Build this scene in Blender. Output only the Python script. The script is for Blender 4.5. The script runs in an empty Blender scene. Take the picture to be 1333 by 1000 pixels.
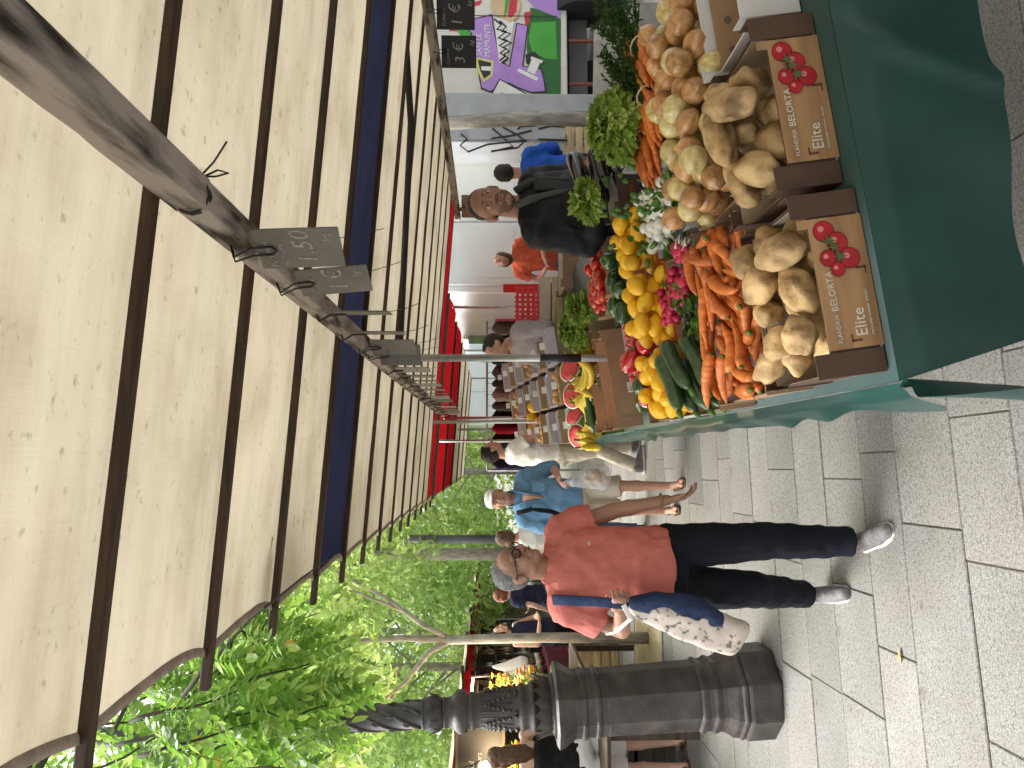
import bpy, bmesh, math, random
import numpy as np
from mathutils import Vector as V, Matrix, Euler, noise
R = math.radians
random.seed(7)
rng = np.random.default_rng(7)
scene = bpy.context.scene
COL = scene.collection

# ------------------------------------------------------------------ camera (held sideways: world up points to the left edge of the picture)
FPX = 1000.0
CAM = V((0, 0, 1.65))
YAW = math.atan(95 / 1000); PIT = -math.atan(26.5 / 1000)
FWD = V((math.sin(YAW) * math.cos(PIT), math.cos(YAW) * math.cos(PIT), math.sin(PIT)))
RGT = V((math.cos(YAW), -math.sin(YAW), 0))
UPV = RGT.cross(FWD)
cam_data = bpy.data.cameras.new('camera')
cam = bpy.data.objects.new('camera', cam_data)
COL.objects.link(cam)
ax, ay, az = -UPV, RGT, -FWD
cam.matrix_world = Matrix(((ax.x, ay.x, az.x, CAM.x), (ax.y, ay.y, az.y, CAM.y), (ax.z, ay.z, az.z, CAM.z), (0, 0, 0, 1)))
cam_data.sensor_fit = 'HORIZONTAL'
cam_data.sensor_width = 36.0
cam_data.lens = 36.0 * FPX / 1333.0
cam_data.clip_start = 0.05
cam_data.clip_end = 2000
scene.camera = cam

# ------------------------------------------------------------------ sky and sun: bright overcast
SUN_EL, SUN_AZ = R(58), R(-62)          # azimuth from +Y towards +X
world = bpy.data.worlds.new('World'); scene.world = world
world.use_nodes = True
wn = world.node_tree.nodes; wl = world.node_tree.links
sky = wn.new('ShaderNodeTexSky'); sky.sky_type = 'NISHITA'; sky.sun_disc = False
sky.sun_elevation = SUN_EL; sky.sun_rotation = SUN_AZ
sky.air_density = 1.0; sky.dust_density = 6.0; sky.ozone_density = 1.0
hs = wn.new('ShaderNodeHueSaturation'); hs.inputs['Saturation'].default_value = 0.12
wl.new(sky.outputs[0], hs.inputs['Color'])
wl.new(hs.outputs[0], wn['Background'].inputs['Color'])
wn['Background'].inputs['Strength'].default_value = 0.15
sun_d = bpy.data.lights.new('sun', 'SUN'); sun_d.energy = 1.5; sun_d.angle = R(25); sun_d.color = (1, .965, .91)
sun = bpy.data.objects.new('sun', sun_d); COL.objects.link(sun)
sd = V((math.sin(SUN_AZ) * math.cos(SUN_EL), math.cos(SUN_AZ) * math.cos(SUN_EL), math.sin(SUN_EL)))
sun.rotation_euler = (-sd).to_track_quat('-Z', 'Y').to_euler()
vs = scene.view_settings
vs.view_transform = 'Standard'; vs.look = 'None'; vs.gamma = 1; vs.use_curve_mapping = False
vs.exposure = 1.6

# ------------------------------------------------------------------ helpers
def W(ix, iy, d):
    return CAM + d * (FWD + (500 - iy) / FPX * RGT + (666.5 - ix) / FPX * UPV)
def WY(ix, iy, y):
    r = W(ix, iy, 1) - CAM
    return CAM + r * (y / r.y)
def tag(o, label=None, cat=None, group=None, kind=None):
    if label: o['label'] = label
    if cat: o['category'] = cat
    if group: o['group'] = group
    if kind: o['kind'] = kind
    return o
def empty(name, loc=(0, 0, 0), rz=0, label=None, cat=None, group=None):
    o = bpy.data.objects.new(name, None); COL.objects.link(o)
    o.location = loc; o.rotation_euler = (0, 0, rz); o.empty_display_size = .05
    return tag(o, label, cat, group)
def link(name, me, mat=None, parent=None, M=None):
    o = bpy.data.objects.new(name, me); COL.objects.link(o)
    if mat and not me.materials: me.materials.append(mat)
    if parent: o.parent = parent
    if M is not None: o.matrix_local = M
    return o
def frame(o, ex, ez=(0, 0, 1)):
    ex = V(ex).normalized(); ez = V(ez); ey = ez.cross(ex).normalized(); ez = ex.cross(ey)
    return Matrix(((ex.x, ey.x, ez.x, o[0]), (ex.y, ey.y, ez.y, o[1]), (ex.z, ey.z, ez.z, o[2]), (0, 0, 0, 1)))

class MB:
    def __init__(s): s.v = []; s.f = []
    def add(s, vs, fs):
        n = len(s.v); s.v += [tuple(p) for p in vs]; s.f += [tuple(i + n for i in f) for f in fs]; return s
    def hexa(s, p):   # 8 corners: bottom 4 ccw, top 4 ccw
        return s.add(p, [(3, 2, 1, 0), (4, 5, 6, 7), (0, 1, 5, 4), (1, 2, 6, 5), (2, 3, 7, 6), (3, 0, 4, 7)])
    def box(s, c, sz, M=None):
        x, y, z = [k / 2 for k in sz]; c = V(c)
        p = [V(q) for q in ((-x, -y, -z), (x, -y, -z), (x, y, -z), (-x, y, -z), (-x, -y, z), (x, -y, z), (x, y, z), (-x, y, z))]
        p = [c + (M @ q if M else q) for q in p]
        return s.hexa(p)
    def bx(s, x0, x1, y0, y1, z0, z1):
        return s.box(((x0 + x1) / 2, (y0 + y1) / 2, (z0 + z1) / 2), (x1 - x0, y1 - y0, z1 - z0))
    def tube(s, path, rad, n=8, capped=True, up=None, sq=2.0):
        path = [V(p) for p in path]; m = len(path)
        if not isinstance(rad, (list, tuple)): rad = [rad] * m
        vs, fs = [], []
        ref = V(up) if up else None
        for i in range(m):
            t = (path[min(i + 1, m - 1)] - path[max(i - 1, 0)]).normalized()
            if ref is None:
                ref = V((1, 0, 0)) if abs(t.x) < .9 else V((0, 1, 0))
            a = (ref - t * ref.dot(t)).normalized(); b = t.cross(a)
            if not up: ref = a
            r = rad[i]; ra, rb = (r if isinstance(r, (tuple, list)) else (r, r))
            for k in range(n):
                an = 2 * math.pi * k / n; c, d = math.cos(an), math.sin(an)
                c = math.copysign(abs(c) ** (2 / sq), c); d = math.copysign(abs(d) ** (2 / sq), d)
                vs.append(path[i] + a * (ra * c) + b * (rb * d))
        for i in range(m - 1):
            for k in range(n):
                k2 = (k + 1) % n
                fs.append((i * n + k, i * n + k2, (i + 1) * n + k2, (i + 1) * n + k))
        if capped:
            fs.append(tuple(range(n - 1, -1, -1))); fs.append(tuple((m - 1) * n + k for k in range(n)))
        return s.add(vs, fs)
    def lathe(s, prof, n=24, c=(0, 0, 0), ph=0):
        vs, fs = [], []; m = len(prof)
        for r, z in prof:
            for k in range(n):
                a = ph + 2 * math.pi * k / n
                vs.append((c[0] + r * math.cos(a), c[1] + r * math.sin(a), c[2] + z))
        for i in range(m - 1):
            for k in range(n):
                k2 = (k + 1) % n; fs.append((i * n + k, i * n + k2, (i + 1) * n + k2, (i + 1) * n + k))
        fs.append(tuple(range(n - 1, -1, -1))); fs.append(tuple((m - 1) * n + k for k in range(n)))
        return s.add(vs, fs)
    def ell(s, c, r, M=None, nu=14, nv=8):
        c = V(c); vs, fs = [], []
        if not isinstance(r, (tuple, list)): r = (r, r, r)
        for j in range(1, nv):
            th = math.pi * j / nv
            for k in range(nu):
                a = 2 * math.pi * k / nu
                q = V((r[0] * math.sin(th) * math.cos(a), r[1] * math.sin(th) * math.sin(a), r[2] * math.cos(th)))
                vs.append(c + (M @ q if M else q))
        for pz in (r[2], -r[2]):
            q = V((0, 0, pz)); vs.append(c + (M @ q if M else q))
        for j in range(nv - 2):
            for k in range(nu):
                k2 = (k + 1) % nu; fs.append((j * nu + k, (j + 1) * nu + k, (j + 1) * nu + k2, j * nu + k2))
        t, b = len(vs) - 2, len(vs) - 1
        for k in range(nu):
            k2 = (k + 1) % nu; fs.append((t, k, k2)); fs.append((b, (nv - 2) * nu + k2, (nv - 2) * nu + k))
        return s.add(vs, fs)
    def cap(s, a, b, ra, rb, n=12):
        a, b = V(a), V(b); t = (b - a)
        L = t.length or 1e-6; t = t / L
        P, Q = [], []
        for i in range(4):
            an = math.pi / 2 * i / 4; P.append(a - t * ra * math.cos(an)); Q.append(max(ra * math.sin(an), ra * .08))
        for i in range(5):
            an = math.pi / 2 * i / 4; P.append(b + t * rb * math.sin(an)); Q.append(max(rb * math.cos(an), rb * .08))
        return s.tube(P, Q, n)
    def poly(s, pts): return s.add(pts, [tuple(range(len(pts)))])
    def extr(s, pts, d):   # planar polygon extruded by vector d
        n = len(pts); pts = [V(p) for p in pts]; d = V(d)
        return s.add(pts + [p + d for p in pts], [tuple(range(n - 1, -1, -1)), tuple(range(n, 2 * n))] + [(i, (i + 1) % n, n + (i + 1) % n, n + i) for i in range(n)])
    def mesh(s, name, mat=None, smooth=False):
        me = bpy.data.meshes.new(name); me.from_pydata(s.v, [], s.f); me.update()
        bm = bmesh.new(); bm.from_mesh(me); bmesh.ops.recalc_face_normals(bm, faces=bm.faces); bm.to_mesh(me); bm.free()
        if smooth: me.shade_smooth() if hasattr(me, 'shade_smooth') else None
        if mat: me.materials.append(mat)
        return me
    def build(s, name, mat, parent=None, smooth=False, bevel=0, world=False):
        if world and parent:
            M = parent.matrix_basis.inverted(); s.v = [tuple(M @ V(p)) for p in s.v]
        o = link(name, s.mesh(name, mat, smooth), None, parent)
        if bevel:
            b = o.modifiers.new('bevel', 'BEVEL'); b.width = bevel; b.segments = 2; b.limit_method = 'ANGLE'
        return o

def remesh(o, vox, it=6, disp=0, dscale=.1, fac=.5):
    m = o.modifiers.new('r', 'REMESH'); m.mode = 'VOXEL'; m.voxel_size = vox; m.use_smooth_shade = True
    m = o.modifiers.new('s', 'SMOOTH'); m.factor = fac; m.iterations = it
    if disp:
        key = 'clouds%g' % dscale
        t = bpy.data.textures.get(key) or bpy.data.textures.new(key, 'CLOUDS')
        t.noise_scale = dscale; t.noise_depth = 1
        m = o.modifiers.new('d', 'DISPLACE'); m.texture = t; m.strength = disp; m.mid_level = .5; m.texture_coords = 'LOCAL'
    return o

# ------------------------------------------------------------------ materials
MATS = {}
def newmat(name):
    m = bpy.data.materials.new(name); m.use_nodes = True
    n = m.node_tree.nodes; n.clear()
    out = n.new('ShaderNodeOutputMaterial')
    return m, n, m.node_tree.links, out
def rgba(c): return (c[0], c[1], c[2], 1)
def pm(name, c, rough=.6, var=.18, scale=6, c2=None, bump=0, bscale=60, spec=.4, rnd=0, metal=0, trans=0, sss=0, stretch=None, coat=0, detail=5, lo=.3, hi=.7, bdist=.01):
    if name in MATS: return MATS[name]
    m, n, l, out = newmat(name)
    p = n.new('ShaderNodeBsdfPrincipled')
    p.inputs['Roughness'].default_value = rough; p.inputs['Metallic'].default_value = metal
    p.inputs['Specular IOR Level'].default_value = spec; p.inputs['Coat Weight'].default_value = coat
    tc = n.new('ShaderNodeTexCoord'); src = tc.outputs['Object']
    if stretch:
        mp = n.new('ShaderNodeMapping'); mp.inputs['Scale'].default_value = stretch; l.new(src, mp.inputs[0]); src = mp.outputs[0]
    oi = n.new('ShaderNodeObjectInfo')
    nz = n.new('ShaderNodeTexNoise'); nz.inputs['Scale'].default_value = scale; nz.inputs['Detail'].default_value = detail
    nz.noise_dimensions = '4D'; l.new(src, nz.inputs['Vector'])
    mw = n.new('ShaderNodeMath'); mw.operation = 'MULTIPLY'; mw.inputs[1].default_value = 40; l.new(oi.outputs['Random'], mw.inputs[0]); l.new(mw.outputs[0], nz.inputs['W'])
    rp = n.new('ShaderNodeValToRGB'); l.new(nz.outputs['Fac'], rp.inputs[0])
    rp.color_ramp.elements[0].position = lo; rp.color_ramp.elements[1].position = hi
    a = [x * (1 - var) for x in c]; b = c2 if c2 else [min(1, x * (1 + var)) for x in c]
    rp.color_ramp.elements[0].color = rgba(a); rp.color_ramp.elements[1].color = rgba(b)
    col = rp.outputs[0]
    if rnd:
        hv = n.new('ShaderNodeHueSaturation')
        mr = n.new('ShaderNodeMapRange'); mr.inputs['To Min'].default_value = 1 - rnd; mr.inputs['To Max'].default_value = 1 + rnd
        l.new(oi.outputs['Random'], mr.inputs[0]); l.new(mr.outputs[0], hv.inputs['Value']); l.new(col, hv.inputs['Color']); col = hv.outputs[0]
    l.new(col, p.inputs['Base Color'])
    if sss:
        p.inputs['Subsurface Weight'].default_value = sss; p.inputs['Subsurface Radius'].default_value = (1, .4, .2); p.inputs['Subsurface Scale'].default_value = .01
    if bump:
        nb = n.new('ShaderNodeTexNoise'); nb.inputs['Scale'].default_value = bscale; nb.inputs['Detail'].default_value = 4; l.new(src, nb.inputs['Vector'])
        bp = n.new('ShaderNodeBump'); bp.inputs['Strength'].default_value = bump; bp.inputs['Distance'].default_value = bdist
        l.new(nb.outputs['Fac'], bp.inputs['Height']); l.new(bp.outputs[0], p.inputs['Normal'])
    sh = p.outputs[0]
    if trans:
        t = n.new('ShaderNodeBsdfTranslucent'); l.new(col, t.inputs[0])
        mx = n.new('ShaderNodeMixShader'); mx.inputs[0].default_value = trans
        l.new(sh, mx.inputs[1]); l.new(t.outputs[0], mx.inputs[2]); sh = mx.outputs[0]
    l.new(sh, out.inputs[0])
    MATS[name] = m
    return m

def leafmat(name, c1, c2, c3, trans=.45, rough=.5, spec=.25):
    m, n, l, out = newmat(name)
    g = n.new('ShaderNodeNewGeometry')
    rp = n.new('ShaderNodeValToRGB'); l.new(g.outputs['Random Per Island'], rp.inputs[0])
    e = rp.color_ramp.elements
    e[0].color = rgba(c1); e[1].color = rgba(c3); e[1].position = .97
    k = e.new(.55); k.color = rgba(c2)
    tc = n.new('ShaderNodeTexCoord'); nz = n.new('ShaderNodeTexNoise'); nz.inputs['Scale'].default_value = 1.3; l.new(tc.outputs['Object'], nz.inputs[0])
    hv = n.new('ShaderNodeHueSaturation'); mr = n.new('ShaderNodeMapRange'); mr.inputs['From Min'].default_value = .3; mr.inputs['From Max'].default_value = .7
    mr.inputs['To Min'].default_value = .7; mr.inputs['To Max'].default_value = 1.25
    l.new(nz.outputs[0], mr.inputs[0]); l.new(mr.outputs[0], hv.inputs['Value']); l.new(rp.outputs[0], hv.inputs['Color'])
    p = n.new('ShaderNodeBsdfPrincipled'); p.inputs['Roughness'].default_value = rough; p.inputs['Specular IOR Level'].default_value = spec
    l.new(hv.outputs[0], p.inputs['Base Color'])
    t = n.new('ShaderNodeBsdfTranslucent'); l.new(hv.outputs[0], t.inputs[0])
    mx = n.new('ShaderNodeMixShader'); mx.inputs[0].default_value = trans
    l.new(p.outputs[0], mx.inputs[1]); l.new(t.outputs[0], mx.inputs[2]); l.new(mx.outputs[0], out.inputs[0])
    MATS[name] = m
    return m

def canvasmat(name, c, trans=.5, stain=.35):
    m, n, l, out = newmat(name)
    tc = n.new('ShaderNodeTexCoord')
    def nz(sc, st, det=5):
        mp = n.new('ShaderNodeMapping'); mp.inputs['Scale'].default_value = st; l.new(tc.outputs['Object'], mp.inputs[0])
        k = n.new('ShaderNodeTexNoise'); k.inputs['Scale'].default_value = sc; k.inputs['Detail'].default_value = det; l.new(mp.outputs[0], k.inputs[0]); return k.outputs[0]
    def ramp(f, p0, p1, c0, c1):
        r = n.new('ShaderNodeValToRGB'); l.new(f, r.inputs[0]); e = r.color_ramp.elements
        e[0].position = p0; e[1].position = p1; e[0].color = rgba(c0); e[1].color = rgba(c1); return r.outputs[0]
    def mul(a, b):
        x = n.new('ShaderNodeMix'); x.data_type = 'RGBA'; x.blend_type = 'MULTIPLY'; x.inputs[0].default_value = 1
        l.new(a, x.inputs[6]); l.new(b, x.inputs[7]); return x.outputs[2]
    w = (1, 1, 1)
    c0 = ramp(nz(1.6, (1, 1, 1)), .25, .75, [k * .8 for k in c], [min(1, k * 1.08) for k in c])
    streak = ramp(nz(3.0, (.5, 6, 1), 8), .30, .66, (1 - stain * .34, 1 - stain * .38, 1 - stain * .46), w)
    weave = mul(ramp(nz(60, (.15, 6, 1), 2), .3, .7, (.94, .935, .92), w), ramp(nz(60, (6, .15, 1), 2), .3, .7, (.95, .945, .93), w))
    spots = mul(ramp(nz(34, (1, 1.4, 1), 10), .26, .38, (1 - stain, 1 - stain * 1.02, 1 - stain * 1.1), w), ramp(nz(4, (.8, 1.2, 1), 12), .30, .56, (1 - stain * .6, 1 - stain * .66, 1 - stain * .8), w))
    col = mul(mul(mul(c0, streak), weave), spots)
    d = n.new('ShaderNodeBsdfDiffuse'); l.new(col, d.inputs[0])
    t = n.new('ShaderNodeBsdfTranslucent'); l.new(col, t.inputs[0])
    mx = n.new('ShaderNodeMixShader'); mx.inputs[0].default_value = trans
    l.new(d.outputs[0], mx.inputs[1]); l.new(t.outputs[0], mx.inputs[2]); l.new(mx.outputs[0], out.inputs[0])
    MATS[name] = m
    return m

def granitemat(name):
    m, n, l, out = newmat(name)
    tc = n.new('ShaderNodeTexCoord'); oi = n.new('ShaderNodeObjectInfo')
    def nz(sc, det=3):
        k = n.new('ShaderNodeTexNoise'); k.inputs['Scale'].default_value = sc; k.inputs['Detail'].default_value = det; l.new(tc.outputs['Object'], k.inputs[0]); return k.outputs[0]
    def ramp(f, p0, p1, c0, c1):
        r = n.new('ShaderNodeValToRGB'); l.new(f, r.inputs[0]); e = r.color_ramp.elements
        e[0].position = p0; e[1].position = p1; e[0].color = rgba(c0); e[1].color = rgba(c1); return r.outputs[0]
    def mul(a, b):
        x = n.new('ShaderNodeMix'); x.data_type = 'RGBA'; x.blend_type = 'MULTIPLY'; x.inputs[0].default_value = 1
        l.new(a, x.inputs[6]); l.new(b, x.inputs[7]); return x.outputs[2]
    a = ramp(nz(150, 2), .35, .65, (.155, .152, .145), (.33, .325, .31))
    s = ramp(nz(60, 3), .36, .48, (.7, .7, .7), (1, 1, 1))
    st = ramp(nz(2.3, 6), .3, .65, (.78, .76, .73), (1.0, 1.0, .99))
    st2 = ramp(nz(9, 7), .28, .36, (.72, .68, .62), (1, 1, 1))
    b = ramp(oi.outputs['Random'], 0, 1, (.8, .8, .8), (1.1, 1.09, 1.06))
    col = mul(mul(mul(mul(a, s), st), st2), b)
    p = n.new('ShaderNodeBsdfPrincipled'); p.inputs['Roughness'].default_value = .72; p.inputs['Specular IOR Level'].default_value = .35
    l.new(col, p.inputs['Base Color'])
    bp = n.new('ShaderNodeBump'); bp.inputs['Strength'].default_value = .35; bp.inputs['Distance'].default_value = .004
    l.new(nz(180, 3), bp.inputs['Height']); l.new(bp.outputs[0], p.inputs['Normal']); l.new(p.outputs[0], out.inputs[0])
    MATS[name] = m
    return m

def woodmat(name, c, c2, scale=3, stretch=(1, 14, 14), rough=.7, bump=.25, dirt=0):
    return pm(name, c, rough, .25, scale, c2=c2, bump=bump, bscale=6, stretch=stretch, rnd=.12, detail=8)

def emit(name, c, s):
    m, n, l, out = newmat(name); e = n.new('ShaderNodeEmission'); e.inputs[0].default_value = rgba(c); e.inputs[1].default_value = s
    l.new(e.outputs[0], out.inputs[0]); MATS[name] = m; return m
def glassy(name, c, alpha=.25, rough=.15):
    m, n, l, out = newmat(name); p = n.new('ShaderNodeBsdfPrincipled'); p.inputs['Base Color'].default_value = rgba(c); p.inputs['Roughness'].default_value = rough
    t = n.new('ShaderNodeBsdfTransparent'); mx = n.new('ShaderNodeMixShader'); mx.inputs[0].default_value = alpha
    l.new(t.outputs[0], mx.inputs[1]); l.new(p.outputs[0], mx.inputs[2]); l.new(mx.outputs[0], out.inputs[0]); MATS[name] = m; return m

def text_mesh(name, body, size, font_shear=0, extrude=.0005):
    cu = bpy.data.curves.new(name, 'FONT'); cu.body = body; cu.size = size; cu.extrude = extrude; cu.shear = font_shear; cu.resolution_u = 2
    o = bpy.data.objects.new(name, cu); COL.objects.link(o)
    dg = bpy.context.evaluated_depsgraph_get(); dg.update()
    me = bpy.data.meshes.new_from_object(o.evaluated_get(dg)); me.name = name
    bpy.data.objects.remove(o); bpy.data.curves.remove(cu)
    return me
# ------------------------------------------------------------------ lettering (made first, while the scene is still light)
TX = {}
for key, body, size, shear in (('elite', 'Elite', .036, 0), ('flandria', 'FLANDRIA', .0135, 0), ('belorta', 'BELORTA', .021, 0),
        ('fine', 'cherry grape tomatoes  selection', .0075, 0), ('p150', '1,50', .085, .25), ('pkg', 'kg', .05, .3), ('pname', 'Pommes', .032, .25),
        ('pterre', 'de Terre', .032, .25), ('p3', '3 €', .09, .25), ('p1', '1 €', .09, .25), ('pp', 'la pièce', .034, .25), ('ppg', 'les 2 kg', .034, .2),
        ('fra', 'France', .03, .2), ('fruit', 'Carottes', .03, .25), ('sanle', 'SAN LE', .17, 0), ('mamunte', 'MAMUNTE', .17, 0), ('pinata', 'prince', .055, .1), ('desert', 'DESERT', .03, 0),
        ('board', 'Miel\n  fleurs\n 8 €', .075, .15)):
    TX[key] = text_mesh('lettering', body, size, shear)

# ------------------------------------------------------------------ ground and pavement
m_gran = granitemat('granite')
m_bed = pm('joint_sand', (.17, .15, .12), .95, .3, 30, bump=.5)
m_asph = pm('asphalt', (.16, .155, .15), .9, .25, 40, bump=.4, bscale=150)
g = MB().poly([(-400, -60, -.035), (400, -60, -.035), (400, 600, -.035), (-400, 600, -.035)]).build('ground', m_asph)
tag(g, 'grey ground under the market street', 'ground', kind='structure')
pave = MB().bx(-9, 9, -3, 40, -.03, -.007).build('pavement', m_bed)
tag(pave, 'pavement of staggered grey granite slabs between the stalls', 'pavement', kind='structure')
SK = .11
slabs = []
rp = random.Random(3)
y = -2.6; row = 0
while y < 38:
    h = rp.choice((.30, .33, .36, .40, .44)) if y < 14 else .5
    x = -8.6 + rp.uniform(0, .6)
    while x < 8.4:
        w = rp.choice((.50, .58, .66, .74, .82, .92)) if y < 14 else rp.uniform(.8, 1.2)
        slabs.append((x, x + w, y, y + h)); x += w
    y += h; row += 1
def slab_pts(x0, x1, y0, y1):
    j = .0025
    x0 += j; x1 -= j; y0 += j; y1 -= j
    q = lambda x, y: (x - .02 * (y - 4), y + SK * x)
    dz = rp.uniform(-.0025, .0025)
    a = [q(x0, y0), q(x1, y0), q(x1, y1), q(x0, y1)]
    c = .004
    b = [q(x0 + c, y0 + c), q(x1 - c, y0 + c), q(x1 - c, y1 - c), q(x0 + c, y1 - c)]
    tl = [rp.uniform(-.0012, .0012) for _ in range(4)]
    vs = [(p[0], p[1], -.024) for p in a] + [(p[0], p[1], dz + t - .004) for p, t in zip(a, tl)] + [(p[0], p[1], dz + t) for p, t in zip(b, tl)]
    fs = [(0, 1, 5, 4), (1, 2, 6, 5), (2, 3, 7, 6), (3, 0, 4, 7), (4, 5, 9, 8), (5, 6, 10, 9), (6, 7, 11, 10), (7, 4, 8, 11), (8, 9, 10, 11)]
    return vs, fs
def view_px(p):
    q = V(p) - CAM; d = q.dot(FWD)
    if d < .1: return None
    return 666.5 - FPX * q.dot(UPV) / d, 500 - FPX * q.dot(RGT) / d, d
def seen(s):
    cx, cy = (s[0] + s[1]) / 2, (s[2] + s[3]) / 2 + SK * (s[0] + s[1]) / 2
    p = view_px((cx, cy, 0)); return p and p[0] < 1420 and -60 < p[1] < 1060 and not (cx > .9 and cy > 2.6 and cx < 2.0)
cand = sorted([s for s in slabs if seen(s)], key=lambda s: V(((s[0] + s[1]) / 2, (s[2] + s[3]) / 2, 0)).length)
near = set(cand[:285])
rest = MB()
for s in slabs:
    vs_, fs_ = slab_pts(*s)
    if s in near:
        c = V(vs_[8]); m = MB().add([V(p) - c for p in vs_], fs_)
        o = m.build('slab', m_gran, pave); o.location = c
    else: rest.add(vs_, fs_)
rest.build('distant_slabs', m_gran, pave)['kind'] = 'stuff'
# dry leaves lying on the slabs
m_dry = pm('dry_leaf', (.36, .24, .09), .8, .3, 20)
for i, (ix, iy) in enumerate(((1172, 855),)):
    r_ = W(ix, iy, 1) - CAM; p = CAM + r_ * (-1.645 / r_.z)
    m = MB().add([(-.03, 0, .004), (-.01, .011, .008), (.02, .009, .005), (.035, 0, .006), (.015, -.012, .01), (-.012, -.01, .004)], [(0, 1, 4, 5), (1, 2, 4), (2, 3, 4)])
    o = m.build('fallen_leaf', m_dry); o.location = (p.x, p.y, .003); o.rotation_euler.z = i * 1.3
    tag(o, 'small dry brown leaf fallen on the granite slabs', 'leaf')

# ------------------------------------------------------------------ market canopy over the vegetable stall
m_canvas = canvasmat('cream_canvas', (.575, .51, .39), .29, .34)
m_navy = canvasmat('navy_canvas', (.03, .034, .07), .18, .3)
m_red = canvasmat('red_canvas', (.52, .014, .022), .15, .15)
m_spot = canvasmat('spotted_canvas', (.60, .51, .41), .22, .4)
m_hem = pm('canvas_hem', (.26, .21, .17), .9, .25, 30, bump=.3)
m_raft = woodmat('dark_rafter_wood', (.032, .018, .010), (.075, .043, .024), 4, (1.5, 16, 16))
m_beam = pm('weathered_beam', (.085, .075, .055), .9, .75, 2.6, c2=(.34, .30, .265), bump=.6, bscale=5, stretch=(9, 1.6, 9), detail=12, lo=.36, hi=.54)
m_steel = pm('galvanised_steel', (.38, .38, .37), .42, .25, 8, metal=.75, bump=.1)
m_wire = pm('black_wire', (.02, .02, .02), .5, .2)
canopy = empty('market_canopy', (.52, 1.5, 0), 0, 'long cream canvas market awning on dark wooden rafters over the vegetable stall', 'awning')
def zc(x): return 2.285 - .073 * (x - .52)
XL, XR = -.50, 3.0
YR = [1.44 + .595 * i for i in range(-13, 14)]  # bays behind the camera are unseen, added to shade the table front
for i, yr in enumerate(YR):
    j = i - 13
    xa = XL - .085 - random.uniform(0, .02); xb = XR + .04; h = .024; w = .0155
    zz = lambda x, o: zc(x) + o
    m = MB().hexa([(xa, yr - w, zz(xa, 0)), (xb, yr - w, zz(xb, 0)), (xb, yr + w, zz(xb, 0)), (xa, yr + w, zz(xa, 0)),
                   (xa, yr - w, zz(xa, h)), (xb, yr - w, zz(xb, h)), (xb, yr + w, zz(xb, h)), (xa, yr + w, zz(xa, h))])
    m.build('rafter', m_raft, canopy, world=True, bevel=.004)
def canvas_panel(y0, y1, mat, xl=XL, xr=XR, sag=.05, zo=.05, hem=True, zf=zc, seed=0):
    nx, ny = 40, 12; vs, fs = [], []
    for a in range(nx + 1):
        for b in range(ny + 1):
            t = b / ny; bow = math.sin(math.pi * t)
            x = xl - .0 + (xr - xl) * a / nx
            x += .05 * bow * (1 - a / nx) ** 6
            yy = y0 + (y1 - y0) * t
            wr = .008 * noise.noise(V((x * 2.5, yy * 7, seed)))
            vs.append((x, yy, zf(x) + zo - sag * bow ** .8 + wr * bow))
    for a in range(nx):
        for b in range(ny):
            k = a * (ny + 1) + b; fs.append((k, k + ny + 1, k + ny + 2, k + 1))
    o = MB().add(vs, fs).build('canvas_panel', mat, canopy, smooth=True, world=True)
    if hem:
        hv = []; hf = []
        e = [vs[b] for b in range(ny + 1)]
        for b, p in enumerate(e):
            hv += [(p[0] - .001, p[1], p[2] + .004), (p[0] - .006, p[1], p[2] - .007), (p[0] + .008, p[1], p[2] - .007), (p[0] + .016, p[1], p[2] - .003)]
        for b in range(ny):
            for k in range(3): hf.append((b * 4 + k, b * 4 + k + 1, b * 4 + k + 5, b * 4 + k + 4))
        MB().add(hv, hf).build('hem', m_hem, o, smooth=True).location = (0, 0, 0)
        h = o.children[0]; h.data.transform(Matrix.Translation(-V(canopy.location)))
    return o
for i in range(len(YR) - 1):
    j = i - 13
    mat = m_canvas
    if j == 3: mat = m_navy
    if j == 11: mat = m_spot
    if j >= 12: mat = m_red
    canvas_panel(YR[i], YR[i + 1], mat, seed=i, zo=.026, sag=.034)
# second awning behind the first, red then cream
canopy2 = empty('market_canopy', (.5, 12, 0), 0, 'far red and cream canvas awning beyond the price tags over the clothes racks', 'awning')
c_main = canopy; canopy = canopy2
yy = YR[-1]
for k, (ya, yb, mt) in enumerate(((9.3, 11.3, m_red), (11.3, 13.4, m_red), (13.4, 15.4, m_canvas), (15.4, 17.5, m_canvas), (17.5, 19.6, m_canvas))):
    canvas_panel(ya, yb, mt, xr=2.0, sag=.06, zo=.03, seed=40 + k)
for yb in (9.3, 11.3, 13.4, 15.4, 17.5, 19.6):
    X2 = 2.0
    MB().hexa([(XL, yb - .02, zc(XL) - .02), (X2, yb - .02, zc(X2) - .02), (X2, yb + .02, zc(X2) - .02), (XL, yb + .02, zc(XL) - .02),
               (XL, yb - .02, zc(XL) + .025), (X2, yb - .02, zc(X2) + .025), (X2, yb + .02, zc(X2) + .025), (XL, yb + .02, zc(XL) + .025)]).build('rafter', m_raft, canopy2, world=True)
for x, y in ((.5, 9.9), (.5, 14), (.5, 19), (1.95, 9.9), (1.95, 14), (1.95, 19)):
    MB().tube([(x, y, 0), (x, y, zc(x))], .02, 8).build('pole', m_steel, canopy2, world=True, smooth=True)
canopy = c_main
def beam(p0, p1, s, parent, name='beam'):
    p0, p1 = V(p0), V(p1); t = (p1 - p0).normalized(); a = V((1, 0, 0)); a = (a - t * a.dot(t)).normalized(); b = t.cross(a)
    q = []
    for p in (p0, p1):
        q += [p + a * s + b * s, p - a * s + b * s, p - a * s - b * s, p + a * s - b * s]
    return MB().hexa(q).build(name, m_beam, parent, world=True, bevel=.005)
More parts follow.
